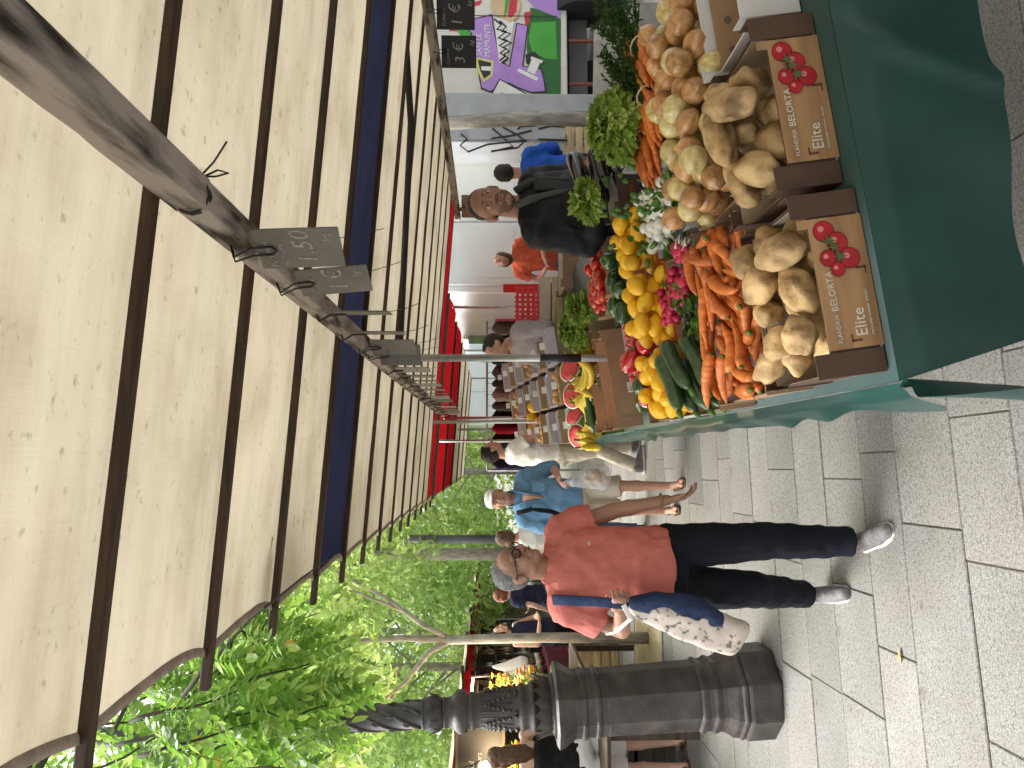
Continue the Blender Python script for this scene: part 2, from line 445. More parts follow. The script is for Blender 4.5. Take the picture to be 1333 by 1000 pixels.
beam((.505, -6.3, 2.255), (.525, 1.52, 2.25), .034, canopy)
beam((.52, 1.50, 2.245), (.52, 9.25, 2.245), .032, canopy)
beam((2.93, -6.3, 2.065), (2.93, 9.25, 2.065), .035, canopy)
# wire tie round the joint of the front beam
tie = MB()
for k in range(3):
    y0 = 1.5 + k * .006
    tie.tube([(.52 + .037 * math.cos(a), y0, 2.248 + .037 * math.sin(a)) for a in [i * math.pi / 6 for i in range(13)]], .0022, 5)
tie.tube([(.56, 1.51, 2.23), (.575, 1.51, 2.20), (.565, 1.5, 2.175), (.558, 1.5, 2.2), (.562, 1.51, 2.23)], .0022, 5)
tie.tube([(.56, 1.51, 2.235), (.60, 1.53, 2.215), (.63, 1.5, 2.18)], .0022, 5)
tie.build('wire_tie', m_wire, canopy, world=True, smooth=True)
def pole(x, y, z0, z1, r, parent, tape=None):
    o = MB().tube([(x, y, z0), (x, y, z1)], r, 14).build('pole', m_steel, parent, world=True, smooth=True)
    if tape:
        t = MB().tube([(x, y, tape[0]), (x, y, tape[1])], r + .003, 14).build('tape', pm('black_tape', (.02, .02, .022), .45), o, smooth=True)
        t.data.transform(Matrix.Translation(-V(parent.location)))
pole(.53, 4.1, .0, 2.22, .020, canopy, (1.17, 1.39))
pole(.36, 7.9, .0, 2.25, .017, canopy)
pole(.19, 9.2, .0, 2.27, .017, canopy)
pole(.52, -1.2, 0, 2.25, .02, canopy)
pole(2.93, -1.2, 0, 2.05, .02, canopy); pole(2.93, 8.9, 0, 2.05, .022, canopy)
# taped repair on the underside and a sagging dark rope of rolled canvas
MB().tube([W(525, 0, 4.6), W(535, 160, 4.7), W(528, 300, 4.8), (.56, 4.55, 2.2)], .02, 8).build('rolled_flap', pm('rolled_canvas', (.035, .03, .03), .9), canopy, world=True, smooth=True)

# ------------------------------------------------------------------ price slates
m_slate = pm('grey_slate', (.135, .125, .105), .6, .2, 9, bump=.1)
m_blk = pm('black_slate', (.022, .02, .02), .55, .2, 9)
m_brown = pm('brown_card', (.30, .17, .10), .8, .2, 9)
m_chalk = pm('chalk', (.27, .26, .235), .95, .6, 60)
def slate(loc, yaw, w, h, mat, texts, label, swing=0, group='price slates hung along the front beam', wire=True, dust=0):
    t = empty('price_slate', loc, 0, label, 'price tag', group)
    t.rotation_euler = Euler((swing, 0, yaw), 'XYZ')
    MB().bx(-w / 2, w / 2, -.0025, .0025, -h - .02, -.02).build('board', mat, t, bevel=.002)
    c = MB()
    for sx in (-.012, .012):
        c.tube([(sx, -.006, -.055), (sx, -.008, -.01), (sx * .6, -.03, .028), (sx * .6, .01, .04)], .0028, 5)
    c.tube([(-.012, -.006, -.055), (0, -.007, -.066), (.012, -.006, -.055)], .0028, 5)
    c.build('clip', m_wire, t, smooth=True)
    if wire:
        MB().tube([(w * .2, 0, -h - .01), (w * .25, .01, -h - .07), (w * .2, .03, -h - .12)], .0012, 4).build('wire', m_wire, t)
    for key, x, z, s in texts:
        o = link('chalk_writing', TX[key], m_chalk, t)
        o.matrix_local = Matrix.Translation((x, -.0035, z)) @ Matrix.Rotation(R(90), 4, 'X') @ Matrix.Rotation(R(random.uniform(2, 9)), 4, 'Z') @ Matrix.Scale(s, 4)
    return t
BX, BZ = .495, 2.214
std = lambda: [('pname', -.055, -.06, .75), ('pterre', -.055, -.085, .65), ('p150', -.05, -.155, .75), ('pkg', .02, -.195, .6)]
slate((BX - .015, 1.76, BZ), R(-60), .125, .195, m_slate, std(), 'grey price slate nearest the camera, chalk price 1,50 kg, on front beam', R(3), wire=True)
slate((BX - .01, 2.14, BZ), R(-70), .13, .20, m_slate, [('fruit', -.055, -.07, .8), ('p1', -.045, -.155, .8), ('pkg', .015, -.195, .6)], 'second grey price slate from the camera, faintly chalked, tilted on front beam', R(6))
slate((BX, 2.62, BZ), R(-96), .135, .195, m_slate, [], 'third slate from the camera, seen almost edge on, on front beam')
slate((BX, 3.05, BZ), R(-95), .135, .195, m_slate, [], 'fourth slate from the camera, seen almost edge on, on front beam')
slate((BX, 3.45, BZ), R(-70), .14, .20, m_slate, [('fra', -.06, -.1, 1)], 'fifth slate from the camera, just right of the taped pole top')
slate((BX, 3.72, BZ), R(-52), .14, .20, m_slate, [('fruit', -.06, -.09, .9)], 'sixth slate from the camera, just left of the taped pole top')
for k, y in enumerate((4.35, 4.7, 5.0, 5.3, 5.65, 6.0, 6.4, 6.8, 7.2, 7.6, 8.0, 8.4, 8.8)):
    slate((BX, y, BZ), R(random.uniform(-100, -78)), .135, .195, m_slate if k % 3 else m_chalk, [], 'far price slate in the edge on row beyond the taped pole', 0)
slate((2.9, 4.78, 2.03), R(-18), .22, .25, m_blk, [('pname', -.09, -.08, 1), ('p1', -.09, -.19, 1.1), ('pkg', .03, -.25, .8)], 'black slate at the top corner on the rear beam, chalked 1 €', 0, 'black slates on the rear beam', False)
slate((2.9, 5.28, 2.03), R(-18), .22, .25, m_blk, [('fruit', -.09, -.08, 1), ('p3', -.08, -.19, 1.1), ('pkg', .04, -.25, .8)], 'black slate before the mural truck on the rear beam, chalked 3 €', 0, 'black slates on the rear beam', False)
slate((2.9, 8.7, 2.02), R(-25), .26, .28, m_brown, [('fra', -.07, -.14, 1.4)], 'brown card tag on the rear beam above the woman in orange', 0, 'black slates on the rear beam', False)

# ------------------------------------------------------------------ trestle table under the green cloth
m_cloth = pm('green_cloth', (.0035, .040, .033), .36, .2, 5, bump=.12, bscale=9, spec=.5)
TY0, TY1, TX0, TX1 = 1.585, 9.3, .165, 1.5
def zt(x): return .80 + .14 * (x - .18)
table = empty('trestle_table', (.8, 5, 0), 0, 'long wooden trestle table under the vegetable display', 'table')
m_ply = woodmat('plywood', (.22, .15, .09), (.32, .23, .14))
MB().hexa([(TX0, TY0, zt(TX0) - .035), (TX1, TY0, zt(TX1) - .035), (TX1, TY1, zt(TX1) - .035), (TX0, TY1, zt(TX0) - .035),
           (TX0, TY0, zt(TX0) - .01), (TX1, TY0, zt(TX1) - .01), (TX1, TY1, zt(TX1) - .01), (TX0, TY1, zt(TX0) - .01)]).build('table_top', m_ply, table, world=True)
for y in (2.0, 3.9, 5.8, 7.7, 9.0):
    for x in (.35, 1.35):
        MB().tube([(x, y, 0), (x, y, zt(x) - .036)], .022, 8).build('leg', m_steel, table, world=True, smooth=True)
def cloth():
    # rows follow the outline: front hem, table top, left hem
    m = MB(); n = 60
    vs = []; fs = []
    x_l, x_r = TX0 - .008, TX1 + .01
    # top
    m.hexa([(x_l, TY0, zt(x_l) - .008), (x_r, TY0, zt(x_r) - .008), (x_r, TY1, zt(x_r) - .008), (x_l, TY1, zt(x_l) - .008),
            (x_l, TY0, zt(x_l) - .003), (x_r, TY0, zt(x_r) - .003), (x_r, TY1, zt(x_r) - .003), (x_l, TY1, zt(x_l) - .003)])
    # front drop
    NX, NZ = 70, 26; vs = []
    for a in range(NX + 1):
        for b in range(NZ + 1):
            s = b / NZ; x = x_l + (x_r - x_l) * a / NX
            drop = .285 + .03 * (x - x_l)
            xx = x + max(0, (.32 - (x - x_l))) * .30 * s
            fold = .022 * s * math.sin(x * 9 + .7) + .030 * s * noise.noise(V((x * 4, s * 1.2, 2))) + .02 * math.exp(-((x - .93 + .14 * s) / .03) ** 2) * min(1, s * 3)
            vs.append((xx, TY0 - .005 - .012 * min(1, s * 6) - fold - .03 * s, zt(x) - .003 - drop * s - .01 * noise.noise(V((x * 3, 0, 5))) * s))
    fs = [(a * (NZ + 1) + b, a * (NZ + 1) + b + 1, (a + 1) * (NZ + 1) + b + 1, (a + 1) * (NZ + 1) + b) for a in range(NX) for b in range(NZ)]
    m.add(vs, fs)
    # long left drop with a wavering hem
    NY, NZ = 180, 8; vs = []
    for a in range(NY + 1):
        y = TY0 + (TY1 - TY0) * a / NY
        dr = .085 + .05 * noise.noise(V((y * .9, 3, 0))) + .035 * noise.noise(V((y * 2.3, 9, 0))) + .10 * math.exp(-((y - 1.72) / .13) ** 2) + .05 * math.exp(-((y - 2.62) / .15) ** 2)
        for b in range(NZ + 1):
            s = b / NZ
            vs.append((x_l - .004 - .02 * min(1, s * 4) - .03 * s * (1 + noise.noise(V((y * 5, s, 1)))) , y, zt(x_l) - .003 - dr * s))
    fs = [(a * (NZ + 1) + b, a * (NZ + 1) + b + 1, (a + 1) * (NZ + 1) + b + 1, (a + 1) * (NZ + 1) + b) for a in range(NY) for b in range(NZ)]
    m.add(vs, fs)
    # loose corner that hangs down towards the camera
    N, Q = 16, 8; vs = []
    for a in range(N + 1):
        t = a / N
        for b in range(Q + 1):
            s = b / Q
            wd = .03 + .13 * math.sin(math.pi * min(1, t * .9 + .1)) ** .8
            vs.append((x_l - .015 - .012 * t + .02 * math.sin(s * 5 + t * 3) - .006 * s, TY0 - .012 - wd * (s - .2) + .05 * t - .0 * s, zt(x_l) - .004 - .42 * t))
    fs = [(a * (Q + 1) + b, a * (Q + 1) + b + 1, (a + 1) * (Q + 1) + b + 1, (a + 1) * (Q + 1) + b) for a in range(N) for b in range(Q)]
    m.add(vs, fs)
    o = m.build('tablecloth', m_cloth, smooth=True)
    tag(o, 'dark green cloth draped over the long vegetable table', 'tablecloth')
cloth()

# ------------------------------------------------------------------ cast iron lamp post
m_iron = pm('cast_iron', (.040, .034, .032), .46, .45, 9, bump=.35, bscale=60, spec=.6, c2=(.085, .072, .066))
lamp = empty('lamp_post', (-1.385, 4.70, 0), 0, 'ornate dark cast iron lamp post with an eight sided base on the paving', 'lamp post')
lamp.rotation_euler = (0, R(-3.4), 0)
P8 = R(22.5)
MB().lathe([(.274, 0), (.274, .17), (.266, .185), (.262, .19)], 8, ph=P8).build('plinth', m_iron, lamp, bevel=.006)
MB().lathe([(.258, .19), (.264, .20), (.264, .212), (.252, .225), (.248, .25), (.242, .262), (.219, .30), (.211, .325), (.219, .345), (.222, .36), (.209, .378), (.204, .40), (.214, .42), (.216, .435), (.204, .45)], 8, ph=P8).build('base_moulding', m_iron, lamp, bevel=.003)
sh = MB().lathe([(.202, .45), (.194, 1.02)], 8, ph=P8).build('shaft', m_iron, lamp, bevel=.004)
for k in range(8):
    a = k * math.pi / 4
    M = Matrix.Rotation(a, 4, 'Z')
    f = MB(); rr = .1985 - .012
    for (x0, x1, z0, z1) in ((-.062, .062, .47, .482), (-.062, .062, .975, .987), (-.062, -.052, .47, .985), (.052, .062, .47, .985)):
        f.hexa([(rr - .02, x0, z0), (rr - .004, x0, z0), (rr - .004, x1, z0), (rr - .02, x1, z0), (rr - .02, x0, z1), (rr - .012, x0, z1), (rr - .012, x1, z1), (rr - .02, x1, z1)])
    o = f.build('panel_frame', m_iron, sh); o.data.transform(M)
MB().lathe([(.195, 1.02), (.206, 1.03), (.206, 1.045), (.195, 1.055), (.193, 1.10), (.205, 1.11), (.205, 1.125), (.195, 1.135), (.195, 1.17), (.212, 1.20), (.242, 1.245), (.248, 1.27), (.22, 1.285)], 8, ph=P8).build('capital', m_iron, lamp, bevel=.003)
MB().lathe([(.19, 1.284), (.155, 1.30), (.135, 1.34), (.13, 1.39), (.145, 1.40), (.145, 1.415), (.125, 1.43), (.125, 1.455), (.135, 1.47), (.13, 1.485), (.118, 1.50), (.122, 1.53), (.108, 1.62), (.098, 1.72), (.096, 1.75), (.106, 1.76), (.106, 1.775), (.094, 1.79), (.115, 1.80), (.125, 1.825), (.123, 1.85), (.105, 1.87), (.09, 1.885), (.083, 1.92), (.088, 1.925), (.088, 1.935)], 32).build('neck', m_iron, lamp, smooth=True)
MB().lathe([(.084, 1.936), (.098, 1.97), (.098, 2.02), (.082, 2.045), (.086, 2.05), (.086, 2.06), (.076, 2.065), (.066, 2.5), (.058, 3.4), (.05, 5.4)], 24).build('upper_shaft', m_iron, lamp, smooth=True)
lfm = MB().add([(0, -.028, 0), (.012, -.034, .03), (.022, -.026, .065), (.04, 0, .095), (.022, .026, .065), (.012, .034, .03), (0, .028, 0), (.02, 0, .02), (.03, 0, .06)],
               [(0, 1, 7), (1, 2, 8, 7), (2, 3, 8), (3, 4, 8), (4, 5, 7, 8), (5, 6, 7), (6, 0, 7)])
me_leaf = lfm.mesh('acanthus_leaf', m_iron, True)
for k in range(16):
    a = k * 2 * math.pi / 16
    link('acanthus_leaf', me_leaf, None, lamp, Matrix.Rotation(a, 4, 'Z') @ Matrix.Translation((.140, 0, 1.295)) @ Matrix.Scale(1.15, 4))
for k in range(10):
    a = k * 2 * math.pi / 10
    link('acanthus_leaf', me_leaf, None, lamp, Matrix.Rotation(a, 4, 'Z') @ Matrix.Translation((.094, 0, 1.955)) @ Matrix.Scale(.7, 4))
for k in range(6):   # beaded garlands on the bell
    a0 = k * math.pi / 3
    gm = MB()
    for s in range(13):
        t = s / 12; a = a0 + (t - .5) * .85; z = 1.51 + .17 * (1 - abs(2 * t - 1) ** 1.3); rr = .124 - .1 * (z - 1.5) + .001
        gm.ell((rr * math.cos(a), rr * math.sin(a), z), (.013, .013, .010), nu=6, nv=5)
    gm.build('garland', m_iron, lamp, smooth=True)
for k in range(18):
    a = k * 2 * math.pi / 18
    MB().tube([(.1205 * math.cos(a), .1205 * math.sin(a), 1.535), (.1075 * math.cos(a), .1075 * math.sin(a), 1.62), (.0975 * math.cos(a), .0975 * math.sin(a), 1.72)], [.006, .005, .004], 5).build('flute', m_iron, lamp, smooth=True)
for k in range(5):
    a0 = k * 2 * math.pi / 5
    pts = []
    for s in range(40):
        z = 2.07 + s * .03; a = a0 + s * .24; rr = .076 - .023 * (z - 2.065) + .001; pts.append((rr * math.cos(a), rr * math.sin(a), z))
    v_ = MB().tube(pts, .010, 6)
    for s in range(2, 38, 3):
        p = V(pts[s]); o_ = V((p.x, p.y, 0)).normalized()
        v_.ell(p + o_ * .004 + V((0, 0, .02)), (.012, .012, .024), nu=6, nv=5)
    v_.build('ivy_vine', m_iron, lamp, smooth=True)
m_lamp = glassy('lamp_glass', (.9, .9, .85), .5)
lt = MB().lathe([(.05, 5.4), (.16, 5.45), (.24, 5.95), (.2, 6.0)], 8).build('lantern', m_lamp, lamp)
# ------------------------------------------------------------------ trees
m_bark = pm('grey_bark', (.30, .275, .235), .9, .35, 9, c2=(.46, .43, .37), bump=.7, bscale=22, stretch=(3, 3, .8))
m_twig = pm('dark_twig', (.05, .04, .03), .8, .3)
m_leaf_near = leafmat('near_leaf', (.12, .25, .03), (.20, .38, .05), (.36, .50, .11), .60, .38, .4)
m_leaf_yel = leafmat('yellow_leaf', (.5, .36, .05), (.55, .42, .07), (.55, .28, .05), .5)
m_leaf_far = leafmat('far_leaf', (.26, .40, .10), (.38, .54, .15), (.54, .66, .27), .60, .5)
m_leaf_far2 = leafmat('far_leaf_dark', (.21, .36, .09), (.33, .50, .14), (.48, .61, .23), .58, .5)
def leaf_cloud(centers, radii, n, size, seed):
    r = np.random.default_rng(seed); c = np.array(centers); rad = np.array(radii)
    w = rad[:, 0] * rad[:, 1]; k = r.choice(len(c), n, p=w / w.sum())
    d = r.normal(size=(n, 3)); d /= np.linalg.norm(d, axis=1)[:, None]
    d *= (r.uniform(.05, 1, n) ** .45)[:, None]
    p = c[k] + d * rad[k]
    a = r.normal(size=(n, 3)); a /= np.linalg.norm(a, axis=1)[:, None]
    b = np.cross(a, r.normal(size=(n, 3))); b /= np.linalg.norm(b, axis=1)[:, None]
    s = (size * r.uniform(.6, 1.4, n))[:, None]
    q = np.stack([p - a * s, p + b * s * .42, p + a * s, p - b * s * .42], 1).reshape(-1, 3)
    me = bpy.data.meshes.new('crown'); me.vertices.add(4 * n); me.vertices.foreach_set('co', q.ravel())
    me.loops.add(4 * n); me.loops.foreach_set('vertex_index', np.arange(4 * n)); me.polygons.add(n)
    me.polygons.foreach_set('loop_start', np.arange(n) * 4); me.polygons.foreach_set('loop_total', np.full(n, 4)); me.update(); me.validate()
    return me
def far_tree(loc, h, tr, crown, n, size, seed, label, mat, clumps=16, group='street trees behind the stalls', zlo=.3):
    t = empty('street_tree', loc, 0, label, 'tree', group); r = random.Random(seed)
    lean = r.uniform(-.2, .2)
    MB().tube([(0, 0, -.05), (lean * .3, 0, h * .35), (lean, 0, h * .7), (lean * 1.2, .1, h)], [tr * 1.15, tr, tr * .7, tr * .25], 10).build('trunk', m_bark, t, smooth=True)
    cs, rs = [], []
    for k in range(clumps):
        a = r.uniform(0, 6.28); q = r.uniform(.25, 1) ** .6; z = h * r.uniform(zlo, 1.08)
        e = crown * q * (1 - .45 * abs(z / h - .65))
        c = (e * math.cos(a), e * math.sin(a) * .9, z); cs.append(c); s = crown * r.uniform(.26, .46); rs.append((s, s, s * .72))
        st = (lean * z / h * .8, 0, max(.4 * h * zlo / .3, z * .72))
        mid = ((st[0] + c[0]) / 2, c[1] / 2, (st[2] + c[2]) / 2 + .15)
        MB().tube([st, mid, c], [tr * .32, tr * .2, tr * .07], 6).build('limb', m_bark, t, smooth=True)
    link('crown', leaf_cloud(cs, rs, n, size, seed), mat, t)
    return t
far_tree((-1.75, 14.2, 0), 7.2, .11, 2.5, 10000, .075, 11, 'grey trunked tree rising just behind the head of the man in red', m_leaf_far, 20, zlo=.42)
far_tree((-4.6, 17.5, 0), 8, .10, 3.1, 11000, .09, 12, 'bushy bright green tree behind the wine stall, left of the forked tree', m_leaf_far2, 22, zlo=.2)
far_tree((-.4, 23, 0), 9, .10, 3.4, 12000, .11, 13, 'tall leafy tree at the far end of the street', m_leaf_far, 26, zlo=.12)
far_tree((-9.5, 21, 0), 10, .12, 4.2, 12000, .12, 14, 'broad green tree at the picture edge behind the lamp post', m_leaf_far, 24, zlo=.15)
far_tree((-6.2, 28, 0), 12, .12, 5, 13000, .15, 15, 'tall pale green tree in the distance behind the flower stall', m_leaf_far2, 28, zlo=.08)
far_tree((-2.0, 36, 0), 13, .14, 6, 13000, .18, 16, 'most distant tree, closing the view along the street', m_leaf_far, 30, zlo=.05)
far_tree((-14, 33, 0), 13, .14, 6, 11000, .18, 17, 'distant tree filling the gap beside the picture edge', m_leaf_far2, 24, zlo=.08)
# young forked tree in its square pit
yt = empty('forked_tree', (-1.9, 8.25, 0), 0, 'slender forked young tree standing in a gravel pit behind the man in red', 'tree', None)
MB().tube([(0, 0, -.02), (.015, 0, 1.1), (0, 0, 2.12)], [.062, .052, .048], 10).build('trunk', m_bark, yt, smooth=True)
for pts, r0 in (([(0, 0, 2.08), (.02, .02, 2.6), (-.03, 0, 3.4), (.03, 0, 4.6)], .043), ([(0, 0, 2.08), (.16, .02, 2.38), (.42, .05, 2.75), (.8, .1, 3.5), (1.0, .1, 4.2)], .034), ([(0, 0, 2.08), (-.12, 0, 2.3), (-.42, -.05, 2.55), (-.75, -.1, 3.0), (-1.1, 0, 3.9)], .036),
                ([(.3, .04, 2.6), (.5, .04, 3.1), (.45, 0, 3.7)], .02), ([(-.5, -.06, 2.65), (-.8, 0, 2.75), (-1.3, .1, 3.2)], .018)):
    n_ = len(pts); MB().tube(pts, [r0 * (1 - .75 * i / (n_ - 1)) for i in range(n_)], 8).build('limb', m_bark, yt, smooth=True)
r = random.Random(5); cs, rs = [], []
for k in range(30):
    a = r.uniform(0, 6.28); q = r.uniform(.35, 1.7); cs.append((q * math.cos(a), q * math.sin(a), r.uniform(2.9, 5.4))); s = r.uniform(.35, .6); rs.append((s, s, s * .6))
link('crown', leaf_cloud(cs, rs, 5500, .055, 21), m_leaf_far, yt)
m_gravel = pm('pit_gravel', (.42, .34, .20), .95, .35, 60, bump=.8, bscale=90)
tp = empty('tree_pit', (-1.95, 8.3, 0), 0, 'square pit of tan gravel at the foot of the forked tree', 'tree pit')
MB().bx(-.55, .55, -.7, .7, -.01, .008).build('gravel', m_gravel, tp)
for x0, x1, y0, y1 in ((-.6, .6, -.76, -.702), (-.6, .6, .702, .76), (-.6, -.552, -.7, .7), (.552, .6, -.7, .7)):
    MB().bx(x0, x1, y0, y1, -.01, .014).build('edging', m_gran, tp)
MB().tube([(0, 0, -.05), (0, 0, 3.0)], .07, 12).lathe([(.1, 0), (.1, .6), (.075, .68)], 12).build('metal_post', pm('dark_grey_paint', (.06, .065, .07), .5), None, smooth=True)
o = COL.objects['metal_post']; o.location = (-1.3, 12.4, 0); tag(o, 'dark grey metal post beside the grey tree trunk', 'post')

# overhanging tree with feathery compound leaves, trunk out of the picture on the left
near_tree = empty('acacia_tree', (-3.6, 1.6, 0), 0, 'leafy tree overhanging the walkway beside the awning edge', 'tree')
MB().tube([(0, 0, -.05), (.05, 0, 2.0), (.2, .3, 3.6), (.3, .6, 5.5)], [.16, .14, .11, .06], 12).build('trunk', m_bark, near_tree, smooth=True)
def leaflet(m, base, d, nrm, L, wd):
    d = V(d).normalized(); s = d.cross(V(nrm)).normalized(); n = s.cross(d)
    p = [base, base + d * L * .3 + s * wd * .95 + n * .004, base + d * L * .7 + s * wd * .85, base + d * L, base + d * L * .7 - s * wd * .85, base + d * L * .3 - s * wd * .95 + n * .004, base + d * L * .5 - n * L * .05]
    m.add(p, [(0, 1, 6), (1, 2, 6), (2, 3, 6), (3, 4, 6), (4, 5, 6), (5, 0, 6)])
def compound(seed, L=.25, pairs=6):
    r = random.Random(seed); m = MB(); ll = .058 * r.uniform(.85, 1.15)
    droop = r.uniform(.15, .5); ax_ = lambda t: V((L * t, 0, -droop * L * t * t))
    for k in range(pairs):
        t = .22 + .76 * k / pairs; b = ax_(t); td = (ax_(t + .05) - ax_(t)).normalized()
        for s in (-1, 1):
            d = td * r.uniform(.35, .6) + V((0, s, 0)) + V((0, 0, r.uniform(-.45, .05)))
            leaflet(m, b, d, (r.uniform(-.3, .3), r.uniform(-.3, .3), 1), ll * (1 - .25 * abs(t - .55)) * r.uniform(.9, 1.1), ll * .245)
    leaflet(m, ax_(.98), ax_(1) - ax_(.9), (0, .2, 1), ll, ll * .24)
    m.tube([ax_(t) for t in (0, .35, .7, .98)], [.0022, .0018, .0014, .001], 4)
    return m.mesh('compound_leaf', m_leaf_near, False)
CL = [compound(k) for k in range(8)]
leafspots = []
r = random.Random(77)
def grow_twig(p0, d0, L, nleaf, big):
    p = V(p0); d = V(d0).normalized(); pts = [p.copy()]
    for k in range(7):
        d = (d + V((r.uniform(-.22, .22), r.uniform(-.22, .22), r.uniform(-.2, .12)))).normalized(); p = p + d * (L / 7); pts.append(p.copy())
    MB().tube(pts, [.007 * (1 - .8 * i / 7) + .001 for i in range(8)], 5).build('twig', m_twig, near_tree, smooth=True, world=True)
    for k in range(nleaf):
        t = .12 + .88 * k / nleaf; i = min(6, int(t * 7)); q = pts[i].lerp(pts[i + 1], t * 7 - i)
        td = (pts[i + 1] - pts[i]).normalized()
        side = td.cross(V((r.uniform(-1, 1), r.uniform(-1, 1), r.uniform(-.6, 1.2)))).normalized() * (1 if k % 2 else -1)
        ld = (side + td * .5 + V((0, 0, -.25))).normalized()
        leafspots.append((q, ld, big * r.uniform(.8, 1.15)))
# each twig starts above or left of the awning edge; pixel anchors only choose where in the crown the twigs grow
twigs = []
for k in range(62):
    d = r.uniform(2.3, 5.2); iy = r.uniform(640, 1060)
    lim = 130 + (930 - iy) * .92                       # edge of the awning in the picture
    ix = r.uniform(max(-60, lim - 30), max(120, min(400, lim + 190)) if iy < 860 else 420)
    p = W(ix, iy, d)
    if p.x > XL - .12: continue
    if p.z < 2.35: p.z = 2.35 + r.uniform(0, .3)
    twigs.append((p, d))
for p, d in twigs:
    grow_twig(p + V((-.12, 0, .16)), (r.uniform(.05, .6), r.uniform(-.4, .5), r.uniform(-.6, .1)), r.uniform(.45, .8), r.randint(7, 10), 1.0)
# three low sprays that hang in front of the lamp post
for ix, iy, d in ((395, 905, 3.0), (375, 950, 2.7), (400, 880, 3.4), (350, 980, 3.1), (330, 900, 3.4), (300, 940, 2.6), (340, 930, 3.2), (430, 950, 3.3), (440, 925, 3.5), (280, 970, 3.0), (240, 930, 3.3), (410, 975, 3.0), (310, 985, 2.6), (420, 938, 2.9), (200, 950, 3.1), (450, 945, 3.1), (360, 945, 3.5)):
    grow_twig(W(ix - 130, iy, d), (.15, -.1, -.5), .42, 8, 1.0)
for k in range(7):
    a = V((-3.4 + .1 * k, 1.8 + .2 * k, 3.4 + .15 * k)); b = W(60 + 25 * k, 980 - 38 * k, 3.4 + .2 * k)
    b.x = min(b.x, XL - .15)
    mid = a.lerp(b, .5) + V((0, 0, .25))
    MB().tube([a, mid, b], [.03, .018, .008], 7).build('limb', m_twig, near_tree, smooth=True, world=True)
joined = MB(); nobj = 0; yel = MB()
near_o = V(near_tree.location)
leafspots = [s for s in leafspots if not (s[0].x > XL - .02 and s[0].z < 3.0)]
leafspots.sort(key=lambda s: (s[0] - CAM).length)
for q, ld, sc in leafspots:
    M = frame(q - near_o, ld, (r.uniform(-.4, .4), r.uniform(-.4, .4), 1)) @ Matrix.Scale(sc, 4)
    me = CL[r.randrange(8)]
    pv = view_px(q)
    if nobj < 295 and pv and -40 < pv[0] < 620 and 560 < pv[1] < 1040:
        link('compound_leaf', me, None, near_tree, M); nobj += 1
    else:
        joined.add([M @ v.co for v in me.vertices], [tuple(p.vertices) for p in me.polygons])
for k in range(420):   # the mass of foliage further back in the crown
    d = r.uniform(3.6, 7.5); iy = r.uniform(600, 1080); p = W(r.uniform(-60, 470), iy, d)
    if p.x > XL - .25 or p.z < 2.75: continue
    M = frame(p - near_o, (r.uniform(-1, 1), r.uniform(-1, 1), r.uniform(-.6, .2)), (r.uniform(-.4, .4), r.uniform(-.4, .4), 1)) @ Matrix.Scale(r.uniform(.9, 1.3), 4)
    me = CL[r.randrange(8)]
    joined.add([M @ v.co for v in me.vertices], [tuple(q.vertices) for q in me.polygons])
o = joined.build('crown', m_leaf_near, near_tree); o['kind'] = 'stuff'
for ix, iy in ((262, 940), (253, 956), (262, 986), (276, 985), (268, 972), (372, 835), (415, 905)):
    q = W(ix, iy, 2.9) - near_o
    leaflet(yel, q, (r.uniform(-1, 1), -.2, r.uniform(-1, 0)), (.3, -1, .2), .06, .016)
yel.build('yellow_leaflets', m_leaf_yel, near_tree)['kind'] = 'stuff'

# ------------------------------------------------------------------ left row of stalls across the walkway
m_bord = pm('burgundy_cloth', (.13, .012, .03), .75, .2, 6, bump=.2, bscale=8)
m_pale = woodmat('pale_wood', (.48, .36, .20), (.64, .52, .33), 4)
m_dkwood = woodmat('dark_wood', (.05, .035, .025), (.10, .07, .05))
lc = empty('market_canopy', (-4.2, 12, 0), 0, 'cream and red awning over the wine and flower stalls across the walkway', 'awning')
LX0, LX1 = -3.12, -5.6
zl = lambda x: 2.10 + .10 * min(1, (LX0 - x) / .9) - .08 * max(0, (-4.3 - x))
pan = [(5.2, 7.2, 'c'), (7.2, 9.4, 'r'), (9.4, 11.6, 'c'), (11.6, 13.8, 'c'), (13.8, 16, 'r'), (16, 18.5, 'c'), (18.5, 21, 'r'), (21, 24, 'c'), (24, 28, 'c'), (28, 32, 'c')]
def lpanel(x0, x1, y0, y1, mat, sag=.05, zo=0):
    vs, fs = [], []; nx, ny = 10, 6
    for a in range(nx + 1):
        for b in range(ny + 1):
            x = x0 + (x1 - x0) * a / nx; t = b / ny
            vs.append((x, y0 + (y1 - y0) * t, zl(x) + zo - sag * math.sin(math.pi * t)))
    for a in range(nx):
        for b in range(ny):
            k = a * (ny + 1) + b; fs.append((k, k + 1, k + ny + 2, k + ny + 1))
    MB().add(vs, fs).build('canvas_panel', mat, lc, smooth=True, world=True)
for y0, y1, c in pan:
    lpanel(LX0, -3.75, y0, y1, m_canvas)
    lpanel(-3.752, LX1, y0, y1, m_canvas if c == 'c' else m_red, zo=.003)
    # red valance hanging inside the front edge
    vs, fs = [], []
    for a in range(25):
        y_ = y0 + (y1 - y0) * a / 24
        vs += [(-3.7 + .01 * math.sin(a), y_, zl(-3.7) - .02), (-3.7 + .025 * math.sin(a * 1.7), y_, zl(-3.7) - .17 - .02 * math.sin(a * .8))]
    for a in range(24): fs.append((2 * a, 2 * a + 1, 2 * a + 3, 2 * a + 2))
    MB().add(vs, fs).build('valance', m_red, lc, smooth=True, world=True)
